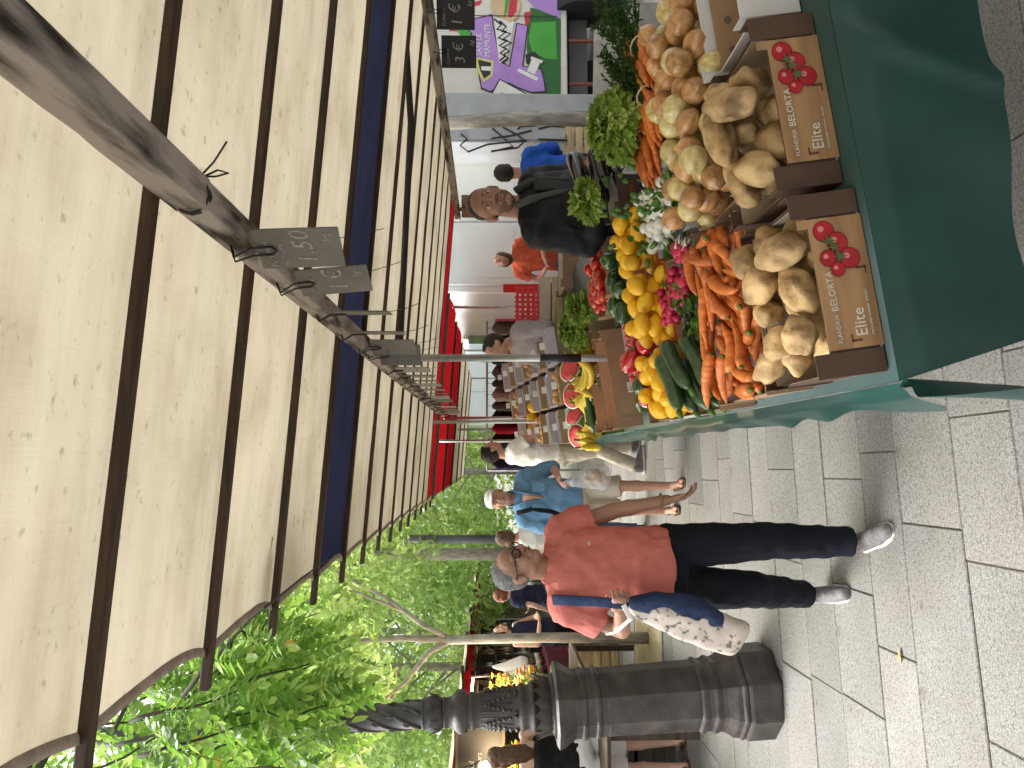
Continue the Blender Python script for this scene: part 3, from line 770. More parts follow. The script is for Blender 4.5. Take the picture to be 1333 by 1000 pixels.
for y_ in (5.2, 7.2, 9.4, 11.6, 13.8, 16, 18.5, 21, 24, 28, 32):
    MB().hexa([(LX1, y_ - .02, zl(LX1) - .05), (LX0 + .08, y_ - .02, zl(LX0) - .05), (LX0 + .08, y_ + .02, zl(LX0) - .05), (LX1, y_ + .02, zl(LX1) - .05),
               (LX1, y_ - .02, zl(LX1)), (LX0 + .08, y_ - .02, zl(LX0)), (LX0 + .08, y_ + .02, zl(LX0)), (LX1, y_ + .02, zl(LX1))]).build('rafter', m_raft, lc, world=True)
    MB().tube([(-3.8, y_, 0), (-3.8, y_, zl(-3.8) - .05)], .02, 8).build('pole', m_steel, lc, smooth=True, world=True)
beam((-3.8, 5, 2.08), (-3.8, 32, 2.08), .03, lc)
beam((-5.5, 5, 1.98), (-5.5, 32, 1.98), .03, lc)
# back sheet of the stalls
bs = MB().bx(-5.75, -5.7, 5, 32, .0, 2.0).build('stall_back_sheet', pm('back_sheet', (.20, .16, .12), .9, .3, 2)); tag(bs, 'brown sheet closing the back of the stalls across the walkway', 'back sheet')
# wine stall: table, rack, bottles
wt = empty('wine_table', (-3.35, 11.6, 0), 0, 'counter of the wine stall under a burgundy cloth', 'table')
MB().bx(-3.75, -2.95, 10.6, 12.9, .78, .82).build('table_top', m_ply, wt, world=True)
vs, fs = [], []
for a in range(41):
    y_ = 12.92 - (12.92 - 10.58) * a / 40
    for k, z_ in enumerate((.826, .6, .35, .12)): vs.append((-2.94 + .02 * k * math.sin(a * .9), y_, z_))
for a in range(31):
    x_ = -2.94 - .83 * a / 30
    for k, z_ in enumerate((.826, .6, .35, .12)): vs.append((x_, 10.575 - .018 * k * math.sin(a * 1.1), z_))
n_ = 72
for a in range(n_ - 1):
    for k in range(3): fs.append((a * 4 + k, a * 4 + k + 1, a * 4 + k + 5, a * 4 + k + 4))
cl = MB().add(vs, fs); cl.bx(-3.77, -2.94, 10.575, 12.92, .823, .827)
tag(cl.build('tablecloth', m_bord, smooth=False), 'burgundy cloth hanging over the wine counter across the walkway', 'tablecloth')
for x_ in (-3.65, -3.05):
    for y_ in (10.7, 12.8): MB().bx(x_ - .025, x_ + .025, y_ - .025, y_ + .025, 0, .78).build('leg', m_dkwood, wt, world=True)
rack = empty('bottle_rack', (-4.1, 16, 0), 0, 'tall wooden shelf rack filled with wine bottles', 'shelf')
for z_ in (.85, 1.2, 1.55, 1.88): MB().bx(-4.4, -4.0, 13.3, 19.6, z_, z_ + .025).build('shelf_board', m_dkwood, rack, world=True)
for y_ in (13.3, 14.2, 15.1, 16.0, 16.9, 17.8, 18.7, 19.6): MB().bx(-4.42, -3.98, y_ - .02, y_ + .02, 0, 1.95).build('upright', m_dkwood, rack, world=True)
bprof = [(.036, 0), (.037, .01), (.037, .18), (.03, .205), (.014, .235), (.013, .30), (.015, .302), (.015, .315)]
BM = []
for nm, c in (('dark_glass', (.012, .02, .012)), ('green_glass', (.03, .07, .02)), ('brown_glass', (.06, .025, .01)), ('clear_glass', (.45, .47, .45)), ('rose_glass', (.5, .2, .17))):
    BM.append(MB().lathe(bprof, 10).mesh('bottle', pm(nm, c, .12, .05, spec=.7), True))
LBM = [MB().lathe([(.0378, .06), (.0378, .14)], 10).mesh('label', pm(nm, c, .8, .1), True) for nm, c in (('white_label', (.75, .73, .68)), ('cream_label', (.66, .58, .42)), ('red_label', (.4, .05, .05)))]
def bottle(p, k, lab, grp):
    o = link('wine_bottle', BM[k]); o.location = p; o.rotation_euler.z = random.uniform(0, 6)
    link('label', LBM[random.randrange(3)], None, o); tag(o, lab, 'bottle', grp)
for z_ in (.876, 1.226, 1.576):
    for k in range(50):
        y_ = 13.4 + k * .122
        if abs((y_ - 13.3) % .9) < .05 or abs((y_ - 13.3) % .9) > .85: continue
        bottle((-4.1 + random.uniform(-.03, .03), y_, z_), random.choice((0, 0, 1, 2, 3, 4)), 'wine bottle standing in the tall wooden rack', 'bottles in the wine rack')
for k in range(34):
    bottle((-3.15 - .1 * (k % 4) + random.uniform(-.02, .02), 10.72 + .24 * (k // 4) + random.uniform(-.03, .03), .828), random.choice((0, 0, 1, 2, 3)), 'wine bottle standing on the burgundy counter', 'bottles on the wine counter')
# white cloth bags hung by the rack
for k, (ix, iy, d) in enumerate(((668, 868, 10.2), (676, 880, 10.0))):
    p = W(ix, iy, d); m = MB().tube([p + V((0, 0, .28)), p + V((0, 0, .1)), p + V((.02, 0, -.12)), p + V((.02, 0, -.2))], [.02, .07, .13, .1], 8)
    tag(remesh(m.build('cloth_bag', pm('white_cotton', (.75, .74, .72), .9, .08, bump=.3, bscale=20), smooth=True), .02, 3), 'white cloth bag hanging beside the wine rack, %s' % ('upper one' if k else 'lower one'), 'bag')
# flowers
m_stem = pm('stem_green', (.05, .13, .03), .6, .3)
FM = [pm(n_, c, .7, .2, 20) for n_, c in (('yellow_petal', (.75, .52, .03)), ('orange_petal', (.72, .22, .03)), ('pale_petal', (.75, .70, .45)), ('gold_petal', (.68, .40, .02)))]
m_buck = pm('bucket_grey', (.10, .10, .11), .5)
def bouquet(p, k, lab, sp=.16, h=.55):
    t = empty('flower_bouquet', p, 0, lab, 'flowers', 'flower bouquets across the walkway')
    MB().lathe([(.09, 0), (.12, .26), (.125, .27), (.11, .27)], 14).build('bucket', m_buck, t, smooth=True)
    rr = random.Random(k); heads = [MB() for _ in range(2)]; st = MB(); lv = MB()
    for i in range(20):
        a = rr.uniform(0, 6.28); q = sp * math.sqrt(rr.random()); e = V((q * math.cos(a), q * math.sin(a), h + rr.uniform(-.12, .1)))
        st.tube([(q * .3 * math.cos(a), q * .3 * math.sin(a), .2), e], .004, 4)
        hm = heads[i % 2]; hr = rr.uniform(.022, .036)
        hm.ell(e, (hr, hr, hr * .6), nu=7, nv=5)
        for b in range(6):
            an = b * 1.047 + i; hm.ell(e + V((hr * math.cos(an), hr * math.sin(an), .2 * hr)), (hr * .55, hr * .55, hr * .3), nu=5, nv=4)
        for b in range(2):
            leaflet(lv, e * .8 + V((0, 0, rr.uniform(-.05, .1))), (rr.uniform(-1, 1), rr.uniform(-1, 1), .3), (0, .3, 1), .09, .02)
    st.build('stems', m_stem, t); lv.build('leaves', m_leaf_far, t)
    heads[0].build('flower_heads', FM[k % 4], t, smooth=True)['kind'] = 'stuff'; heads[1].build('flower_heads', FM[(k * 2 + 1) % 4], t, smooth=True)['kind'] = 'stuff'
fl = [(655, 893, 8.8), (690, 890, 8.2), (668, 900, 8.5), (715, 968, 7.0), (712, 985, 6.6), (672, 990, 7.6), (725, 1000, 7.2), (698, 955, 7.6)]
fs_t = empty('flower_stand', (-2.9, 8.0, 0), 0, 'low wooden stand carrying buckets of yellow flowers', 'stand')
MB().bx(-4.2, -2.1, 6.2, 9.2, .72, .75).build('board', m_dkwood, fs_t, world=True)
for x_ in (-4.1, -2.2):
    for y_ in (6.3, 9.1): MB().bx(x_ - .03, x_ + .03, y_ - .03, y_ + .03, 0, .72).build('leg', m_dkwood, fs_t, world=True)
for k, (ix, iy, d) in enumerate(fl):
    p = W(ix, iy, d)
    bouquet((p.x, p.y, .752 if p.x < -2.15 and p.x > -4.15 else .0), k, 'bucket of mixed yellow and orange flowers on the low flower stand', .17, max(.42, p.z - .7))
# jars in colour under the flowers
jc = [pm('jar%d' % k, c, .5, .1) for k, c in enumerate(((.62, .55, .25), (.45, .52, .28), (.6, .35, .22), (.55, .6, .62), (.65, .45, .4)))]
tray = empty('market_crate', (-2.62, 7.5, 0), 0, 'low display crate of coloured soaps beside the lamp post', 'crate')
MB().bx(-3.05, -2.2, 7.15, 7.85, .34, .37).build('base', m_dkwood, tray, world=True)
for a_ in ((-3.05, -3.02, 7.15, 7.85), (-2.23, -2.2, 7.15, 7.85), (-3.02, -2.23, 7.15, 7.18), (-3.02, -2.23, 7.82, 7.85)): MB().bx(*a_, 0, .42).build('side', m_dkwood, tray, world=True)
jm = [MB().lathe([(.045, 0), (.05, .02), (.05, .05), (.04, .06)], 8).mesh('soap', m, True) for m in jc]
for a in range(6):
    for b in range(5):
        o = link('soap', jm[(a * 3 + b * 2) % 5]); o.location = (-2.95 + a * .13, 7.25 + b * .13, .372); tag(o, 'round coloured soap in the low crate beside the lamp post', 'soap', 'soaps in the display crate')
# pale slatted crate
def slat_crate(loc, rz, w, d, h, label, n=3, group='slatted wooden crates', mat=None):
    t = empty('wooden_crate', loc, rz, label, 'crate', group); mt = mat or m_pale
    for x_ in (-w / 2, w / 2 - .025):
        for y_ in (-d / 2, d / 2 - .025): MB().bx(x_, x_ + .025, y_, y_ + .025, 0, h + .02).build('corner_post', mt, t)
    sh_ = h / n * .72
    for k in range(n):
        z0 = h * k / n + .01
        for y0 in (-d / 2 - .009, d / 2 + .001): MB().bx(-w / 2, w / 2, y0, y0 + .008, z0, z0 + sh_).build('slat', mt, t)
        for x0 in (-w / 2 - .009, w / 2 + .001): MB().bx(x0, x0 + .008, -d / 2, d / 2, z0, z0 + sh_).build('slat', mt, t)
    for k in range(5): MB().bx(-w / 2 + .03, w / 2 - .03, -d / 2 + k * d / 5 + .01, -d / 2 + (k + .8) * d / 5, .0, .008).build('slat', mt, t)
    return t
p = W(800, 868, 10.1); slat_crate((p.x, p.y, 0), R(20), .5, .4, .6, 'pale slatted crate standing before the burgundy cloth', 5)
# lit bulbs and their arms
m_bulb = emit('bulb_glow', (1, .72, .35), 14)
m_shade = pm('dark_lamp_arm', (.05, .05, .05), .5)
for k, (ix, iy, d) in enumerate(((640, 902, 8.5), (632, 996, 7.4))):
    p = W(ix, iy, d); t = empty('hanging_lamp', p, 0, ('lit bulb under the awning to the right of the lamp post neck', 'lit bulb under the awning at the picture edge by the chalkboard')[k], 'lamp', 'lit lamps of the stalls')
    MB().ell((0, 0, 0), (.035, .035, .05), nu=10, nv=8).build('bulb', m_bulb, t, smooth=True)
    MB().lathe([(.03, .045), (.04, .06), (.03, .1), (.012, .12)], 10).build('socket', m_shade, t, smooth=True)
    MB().tube([(0, 0, .11), (-.05, .05, .22), (-.1, .1, zl(p.x) - p.z)], .014, 6).build('arm', m_shade, t, smooth=True)
    ld = bpy.data.lights.new('bulb_light', 'POINT'); ld.energy = 22; ld.color = (1, .75, .42); ld.shadow_soft_size = .05
    lo = bpy.data.objects.new('bulb_light', ld); COL.objects.link(lo); lo.parent = t; lo.location = (.0, -.06, -.05)
for k, (ix, iy, d) in enumerate(((648, 772, 12.5),)):
    p = W(ix, iy, d); t = empty('tube_light', (-3.9, 12.5, 1.98), 0, 'glowing strip light under the awning of the wine stall', 'lamp')
    MB().tube([(0, -1.6, 0), (0, 1.6, 0)], .018, 8).build('tube', emit('strip_glow', (1, .8, .5), 9), t, smooth=True)
    MB().bx(-.03, .03, -1.65, 1.65, .02, .05).build('holder', m_steel, t)
cb = empty('chalkboard', W(625, 975, 7.7), R(8), 'small black chalkboard hung under the awning behind the lamp post', 'sign')
MB().bx(-.28, .28, -.01, .01, -.22, .22).build('board', m_blk, cb)
for a_ in ((-.3, .3, .22, .25), (-.3, .3, -.25, -.22), (-.3, -.28, -.22, .22), (.28, .3, -.22, .22)): MB().bx(a_[0], a_[1], -.015, .015, a_[2], a_[3]).build('frame', m_dkwood, cb)
o = link('chalk_writing', TX['board'], m_chalk, cb); o.matrix_local = Matrix.Translation((-.24, -.0125, .06)) @ Matrix.Rotation(R(90), 4, 'X')
MB().tube([(-.2, 0, .25), (-.2, 0, .34)], .004, 4).tube([(.2, 0, .25), (.2, 0, .34)], .004, 4).build('hook', m_wire, cb)

# ------------------------------------------------------------------ vehicles and street behind the stall on the right
m_white = pm('white_van_paint', (.70, .73, .75), .35, .06, 2, coat=.3)
m_whiteb = pm('pale_blue_van_paint', (.55, .62, .66), .35, .06, 2, coat=.3)
m_tyre = pm('tyre', (.02, .02, .02), .8, .2)
m_glass = pm('window_glass', (.05, .06, .07), .08, .1, spec=.8)
m_grey = pm('grey_plastic', (.10, .10, .10), .6)
m_tail = pm('tail_light', (.5, .02, .02), .2)
def wheel(t, x, y, r_=.33):
    w_ = MB().tube([(x - .1, y, r_), (x + .1, y, r_)], r_, 24).build('wheel', m_tyre, t, smooth=False)
    MB().tube([(x - .106, y, r_), (x + .106, y, r_)], r_ * .58, 16).build('rim', m_steel, w_)
def van(loc, rz, label, mat, L=4.8, w=1.9, h=2.25, blind=False):
    t = empty('delivery_van', loc, rz, label, 'van', 'parked vans behind the stall')
    # profile (y forward from the rear doors, z)
    prof = [(0, .42), (L, .42), (L, .85), (L - .25, 1.05), (L - .95, 1.2), (L - 1.6, h - .12), (L - 1.9, h), (.1, h), (0, h - .1)]
    MB().extr([(-w / 2, p_[0], p_[1]) for p_ in prof], (w, 0, 0)).build('body', mat, t, bevel=.07)
    for s in (-1, 1):
        dr = MB().bx(min(s * .01, s * (w / 2 - .1)), max(s * .01, s * (w / 2 - .1)), -.03, .02, .5, h - .14).build('rear_door', mat, t, bevel=.015)
        MB().bx(min(s * .1, s * (w / 2 - .2)), max(s * .1, s * (w / 2 - .2)), -.036, -.028, 1.35, h - .3).build('door_panel' if blind else 'window', mat if blind else m_glass, dr, bevel=.003)
        MB().bx(s * .05 - .02, s * .05 + .02, -.06, -.03, 1.0, 1.2).build('handle', m_grey, dr)
        MB().bx(s * (w / 2 - .06) - .05, s * (w / 2 - .06) + .05, -.035, .02, .85, 1.5).build('tail_light', m_tail, t)
        MB().bx(s * (w / 2 + .001) - .004, s * (w / 2 + .001) + .004, L - 1.9, L - 1.15, 1.25, h - .35).build('side_window', m_glass, t)
        for y_ in (.95, L - .85): wheel(t, s * (w / 2 - .09), y_)
    MB().bx(-w / 2, w / 2, -.1, .02, .36, .55).build('bumper', m_grey, t, bevel=.02)
    MB().bx(-.26, .26, -.112, -.1, .42, .52).build('number_plate', pm('plate', (.6, .55, .2), .5), t)
    return t
van((3.08, 9.9, 0), R(2), 'white delivery van parked behind the man in the black jacket', m_white, h=2.4, blind=True)
van((3.2, 16.2, 0), R(-3), 'pale blue grey van parked behind the woman in orange', m_whiteb)
van((1.9, 22.5, 0), R(2), 'farther white van seen left of the red basket', m_white, h=2.5, blind=True)
# truck with the painted side
m_truck = pm('truck_panel_cream', (.66, .63, .57), .5, .12, 3)
tr = empty('mural_truck', (5.6, 8.6, 0), 0, 'box truck whose cream panel is painted with a lilac mural', 'truck')
MB().bx(4.07, 7.2, 8.6, 12.4, .76, 2.75).build('cargo_box', m_truck, tr, world=True, bevel=.02)
MB().bx(4.2, 7.1, 8.8, 14.5, .5, .72).build('chassis', m_grey, tr, world=True)
for x_, y_ in ((4.7, 9.4), (6.7, 9.4), (4.7, 13.6), (6.7, 13.6)):
    w_ = MB().tube([(x_ - .14, y_, .42), (x_ + .14, y_, .42)], .42, 24).build('wheel', m_tyre, tr, world=True)
MB().tube([(5.25, 8.7, .6), (5.9, 8.7, .6)], .30, 20).build('spare_wheel', m_tyre, tr, world=True)
m_mag = pm('red_frame', (.20, .07, .05), .6)
for a_ in ((4.35, 4.38, .35, .74), (4.88, 4.91, .35, .74), (4.38, 4.88, .35, .39)): MB().bx(a_[0], a_[1], 8.62, 8.66, a_[2], a_[3]).build('under_guard', m_mag, tr, world=True)
MB().bx(4.02, 4.066, 8.58, 8.63, .76, 2.75).build('corner_strip', m_grey, tr, world=True)
def mural(name, zp, mat, k, smooth=0):
    pts = [WY(560 + x_ / 6.06, y_ / 6.06, 8.6 - .004 - .002 * k) for x_, y_ in zp]
    m = MB().extr(pts, (0, .0015, 0)); return m.build(name, mat, tr, world=True)
pk = lambda n_, c: pm(n_, c, .55, .1, 5)
lil, grn, grn2, blkp, yelp, whp, redp, bunp = pk('lilac_paint', (.44, .25, .62)), pk('green_paint', (.03, .14, .035)), pk('bright_green_paint', (.07, .36, .05)), pk('black_paint', (.03, .03, .03)), pk('yellow_paint', (.66, .62, .2)), pk('white_paint', (.78, .76, .72)), pk('red_paint', (.55, .04, .07)), pk('tan_paint', (.62, .45, .27))
mural('painted_patch', [(150, 790), (1030, 720), (1030, 870), (160, 905)], grn, 0)
mural('painted_patch', [(790, 60), (1030, 120), (1030, 740), (800, 740), (760, 380)], grn, 1)
mural('painted_patch', [(800, 180), (990, 170), (1000, 470), (900, 460), (800, 400), (775, 300)], grn2, 2)
mural('painted_patch', [(700, -80), (1030, -80), (1030, 150), (820, 60)], lil, 2)
mural('painted_patch', [(50, 135), (140, 138), (150, 245), (60, 245)], whp, 1); mural('painted_patch', [(140, 138), (215, 142), (215, 246), (150, 245)], redp, 1); mural('painted_patch', [(215, 142), (320, 150), (320, 400), (215, 246)], grn2, 1)
mural('painted_patch', [(330, 20), (410, 0), (390, 40), (310, 55)], redp, 1); mural('painted_patch', [(740, 100), (800, 90), (770, 225), (755, 235)], redp, 3)
mural('painted_figure', [(275, 215), (330, 150), (490, 110), (500, 200), (560, 480), (620, 520), (680, 180), (775, 200), (735, 520), (880, 540), (900, 620), (920, 725), (800, 735), (700, 700), (620, 660), (470, 730), (400, 700), (375, 560), (340, 420), (320, 260)], blkp, 4)
mural('painted_figure', [(285, 215), (335, 158), (484, 120), (492, 200), (548, 490), (630, 530), (688, 190), (765, 205), (725, 525), (870, 550), (890, 620), (905, 718), (800, 725), (700, 690), (620, 650), (470, 718), (408, 690), (385, 560), (350, 420), (330, 260)], lil, 5)
mural('painted_teeth', [(500, 130), (665, 170), (640, 300), (600, 470), (545, 500), (525, 340)], whp, 6)
zz = [(505, 150), (560, 195), (525, 230), (600, 250), (535, 300), (610, 320), (545, 360), (600, 385), (550, 420), (595, 440), (548, 480)]
for dx in (0, 55):
    pts = [(x_ + dx * (1 - y_ / 700), y_ + dx * .3) for x_, y_ in zz]
    m_ = MB().tube([WY(560 + x_ / 6.06, y_ / 6.06, 8.583) for x_, y_ in pts], .012, 4); m_.build('painted_line', blkp, tr, world=True)
mural('painted_burger', [(480, -10), (520, -40), (600, -60), (600, 60), (570, 150), (510, 110), (478, 60)], bunp, 6); mural('painted_burger', [(600, -60), (700, -40), (715, 60), (690, 140), (630, 180), (575, 150)], bunp, 7)
mural('painted_burger', [(590, -60), (630, -50), (610, 90), (580, 145), (590, 40)], grn2, 8); mural('painted_burger', [(632, -50), (690, -20), (680, 90), (640, 140), (612, 130)], redp, 8)
mural('painted_goggles', [(350, 450), (500, 480), (490, 600), (420, 650), (370, 560)], yelp, 6); mural('painted_goggles', [(375, 470), (482, 495), (475, 585), (425, 622), (392, 550)], blkp, 7); mural('painted_goggles', [(400, 525), (485, 525), (480, 560), (405, 555)], whp, 8)
mural('painted_paper', [(545, 620), (775, 745), (675, 855), (480, 740)], blkp, 6); mural('painted_paper', [(550, 632), (760, 747), (672, 842), (495, 738)], whp, 7); mural('painted_paper', [(560, 730), (640, 770), (630, 785), (555, 750)], blkp, 8)
mural('painted_hat', [(750, 430), (830, 410), (890, 500), (800, 520), (760, 500)], blkp, 6); mural('painted_hat', [(700, 540), (855, 615), (840, 640), (685, 562)], whp, 7); mural('painted_hat', [(800, 470), (868, 495), (825, 590), (765, 560)], whp, 7); mural('painted_hat', [(800, 445), (892, 480), (880, 500), (790, 465)], whp, 8)
mural('painted_boot', [(760, 770), (850, 800), (885, 780), (900, 800), (845, 845), (770, 790)], whp, 6); mural('painted_boot', [(540, 770), (520, 790), (480, 810), (450, 800), (480, 770), (520, 755)], whp, 6)
for key, zx, zy in (('sanle', 405, 440), ('mamunte', 470, 450)):
    p = WY(560 + zx / 6.06, zy / 6.06, 8.58)
    o = link('painted_lettering', TX[key], whp, tr); o.matrix_local = Matrix.Translation(p - V(tr.location)) @ Matrix.Rotation(R(90), 4, 'X') @ Matrix.Diagonal((.5, .55, 1, 1))
for x0_ in (120, 740):
    mural('panel_seam', [(100, x0_ - 2), (1000, x0_ + 6), (1000, x0_ + 12), (100, x0_ + 4)], blkp, 10)
tag(tr, None)
# grey steel cabinet with black scrawl
cab = empty('steel_cabinet', (3.78, 8.1, 0), 0, 'tall grey steel cabinet covered in black scrawled graffiti', 'cabinet')
m_cab = pm('dull_grey_metal', (.36, .37, .39), .5, .15, 4, bump=.05)
MB().bx(3.42, 3.98, 8.1, 8.7, .0, 2.5).build('body', m_cab, cab, world=True, bevel=.01)
MB().bx(3.45, 3.95, 8.085, 8.098, .05, 2.45).build('door', m_cab, cab, world=True, bevel=.004)
h = MB().bx(3.62, 3.68, 8.04, 8.084, 1.10, 1.24).build('latch', m_white, cab, world=True, bevel=.004)
for k, zp in enumerate(([(65, 230), (120, 275), (60, 330), (130, 385), (300, 320), (500, 300), (640, 290)], [(340, 180), (430, 260), (520, 340), (330, 385)], [(430, 170), (560, 240), (625, 290), (560, 350), (330, 380)], [(330, 270), (500, 245), (680, 200)], [(560, 190), (580, 165), (720, 155)], [(740, 275), (1010, 285)], [(740, 185), (850, 160), (980, 170)], [(810, 320), (840, 340), (815, 310)])):
    pts = [WY(590 + x_ / 6.67, 140 + y_ / 6.67, 8.080) for x_, y_ in zp]
    MB().tube(pts, .011, 5).build('graffiti_line', blkp, cab, world=True)
MB().tube([(0, 0, -.05), (.02, 0, 1.2), (-.04, .02, 2.2), (.05, .1, 4.2)], [.085, .07, .065, .05], 12).build('trunk', m_bark, None, smooth=True)
o = COL.objects['trunk'] if 'trunk' in COL.objects else None
rt = empty('street_tree', (3.27, 7.2, 0), 0, 'pale speckled trunk between the mural truck and the grey cabinet', 'tree', 'street trees behind the stalls')
tk = [q for q in COL.objects if q.name.startswith('trunk') and q.parent is None][0]; tk.parent = rt
cs = []; rs = []
for k in range(10):
    a = k * 2.4; cs.append((1.1 * math.cos(a), 1.1 * math.sin(a), 4.2 + .2 * k)); rs.append((.8, .8, .5))
    MB().tube([(.05, .1, 4.0), (cs[-1][0] * .5, cs[-1][1] * .5, 4.4 + .1 * k), cs[-1]], [.03, .02, .008], 6).build('limb', m_bark, rt, smooth=True)
link('crown', leaf_cloud(cs, rs, 5000, .07, 31), m_leaf_far, rt)
# crates beside the trunk
for k, (x_, y_, z_, rz, lb) in enumerate(((3.22, 7.95, 0, 3, 'bottom slatted crate of the stack before the grey cabinet'), (3.22, 7.95, .30, -2, 'middle slatted crate of the stack before the grey cabinet'), (3.23, 7.95, .60, 2, 'top slatted crate of the stack before the grey cabinet'), (2.72, 7.75, 0, 12, 'lower slatted crate behind the lettuce'), (2.73, 7.75, .30, 8, 'upper slatted crate behind the lettuce'))):
    slat_crate((x_, y_, z_), R(rz), .5, .38, .27, lb, 3)
# far facade
m_stone = pm('facade_stone', (.45, .39, .30), .85, .15, 2, bump=.2)
m_dkwin = pm('dark_window', (.03, .035, .05), .2)
m_zinc = pm('zinc_roof', (.20, .22, .25), .6)
fc = empty('apartment_building', (12, 26, 0), 0, 'beige stone apartment house with dark windows beyond the vans', 'building')
MB().bx(4.2, 26, 26, 34, 0, 13).build('wall', m_stone, fc, world=True)
MB().bx(4.0, 26.2, 25.8, 34, 13, 15.5).build('roof', m_zinc, fc, world=True)
for fl_ in range(4):
    for k in range(9):
        x0_ = 5.2 + k * 2.3; z0_ = .9 + fl_ * 3.1
        w_ = MB().bx(x0_, x0_ + 1.1, 25.93, 25.99, z0_, z0_ + 2.0).build('window', m_dkwin, fc, world=True)
        f_ = MB()
        for a_ in ((-.1, 0), (1.1, 1.2), (.53, .57)): f_.bx(x0_ + a_[0] - 12, x0_ + a_[1] - 12, -.12, -.02, z0_, z0_ + 2.0)
        f_.bx(x0_ - .1 - 12, x0_ + 1.2 - 12, -.16, -.02, z0_ - .12, z0_ - .001)
        f_.build('frame', m_grey if k % 2 else m_stone, w_)
    MB().bx(4.19, 26, 25.9, 25.999, 3.3 + fl_ * 3.1, 3.45 + fl_ * 3.1).build('cornice', m_stone, fc, world=True)
# ------------------------------------------------------------------ people
def skin(n, c): return pm(n, c, .5, .12, 9, bump=.06, bscale=120, sss=.12, spec=.35)
def fabric(n, c, rough=.85, bump=.35, bs=22, var=.12): return pm(n, c, rough, var, 5, bump=min(1, bump * 2.4), bscale=bs * .62, spec=.2, stretch=(1, 1, .55), bdist=.03)
m_eye = pm('eye_white', (.6, .58, .55), .3, .05); m_iris = pm('iris', (.03, .02, .015), .2, .05); m_lip = {}
def hand(m, w, a, t, curl=.4, s=1.0, r=.0085, spread=.0205):
    w = V(w); a = V(a).normalized(); t = V(t); t = (t - a * t.dot(a)).normalized(); n = a.cross(t)
    Mx = Matrix((a, t, n)).transposed()
    m.ell(w + a * .048 * s, (.052 * s, .040 * s, .017 * s), Mx); m.ell(w + a * .07 * s, (.03 * s, .041 * s, .015 * s), Mx)
    m.ell(w + a * .03 * s + t * .022 * s, (.035 * s, .02 * s, .018 * s), Mx)
    for i, L in enumerate((.072, .082, .077, .06)):
        b = w + a * (.09 - .004 * abs(i - 1)) * s + t * (spread * 1.5 - spread * i) * s; d = (a + t * (.10 - .065 * i)).normalized(); p = b
        for k, q in enumerate((.45, .32, .23)):
            ang = curl * (1.1 if k == 0 else 1.25); c_, s_ = math.cos(ang), math.sin(ang)
            ax_ = t; d = (d * c_ + ax_.cross(d) * s_ + ax_ * ax_.dot(d) * (1 - c_)).normalized()
            e = p + d * L * q * s; m.cap(p, e, r * s * (1 - .08 * k), r * s * (.92 - .08 * k), 8); p = e
    b = w + a * .02 * s + t * .028 * s; d = (a * .62 + t * .72 - n * .25 * (1 if curl > .2 else .3)).normalized()
    e = b + d * .048 * s; m.cap(b, e, r * 1.35 * s, r * 1.1 * s, 8)
    d2 = (a * .95 + t * (.25 - curl * .5) - n * curl * .6).normalized(); m.cap(e, e + d2 * .034 * s, r * 1.1 * s, r * .85 * s, 8)

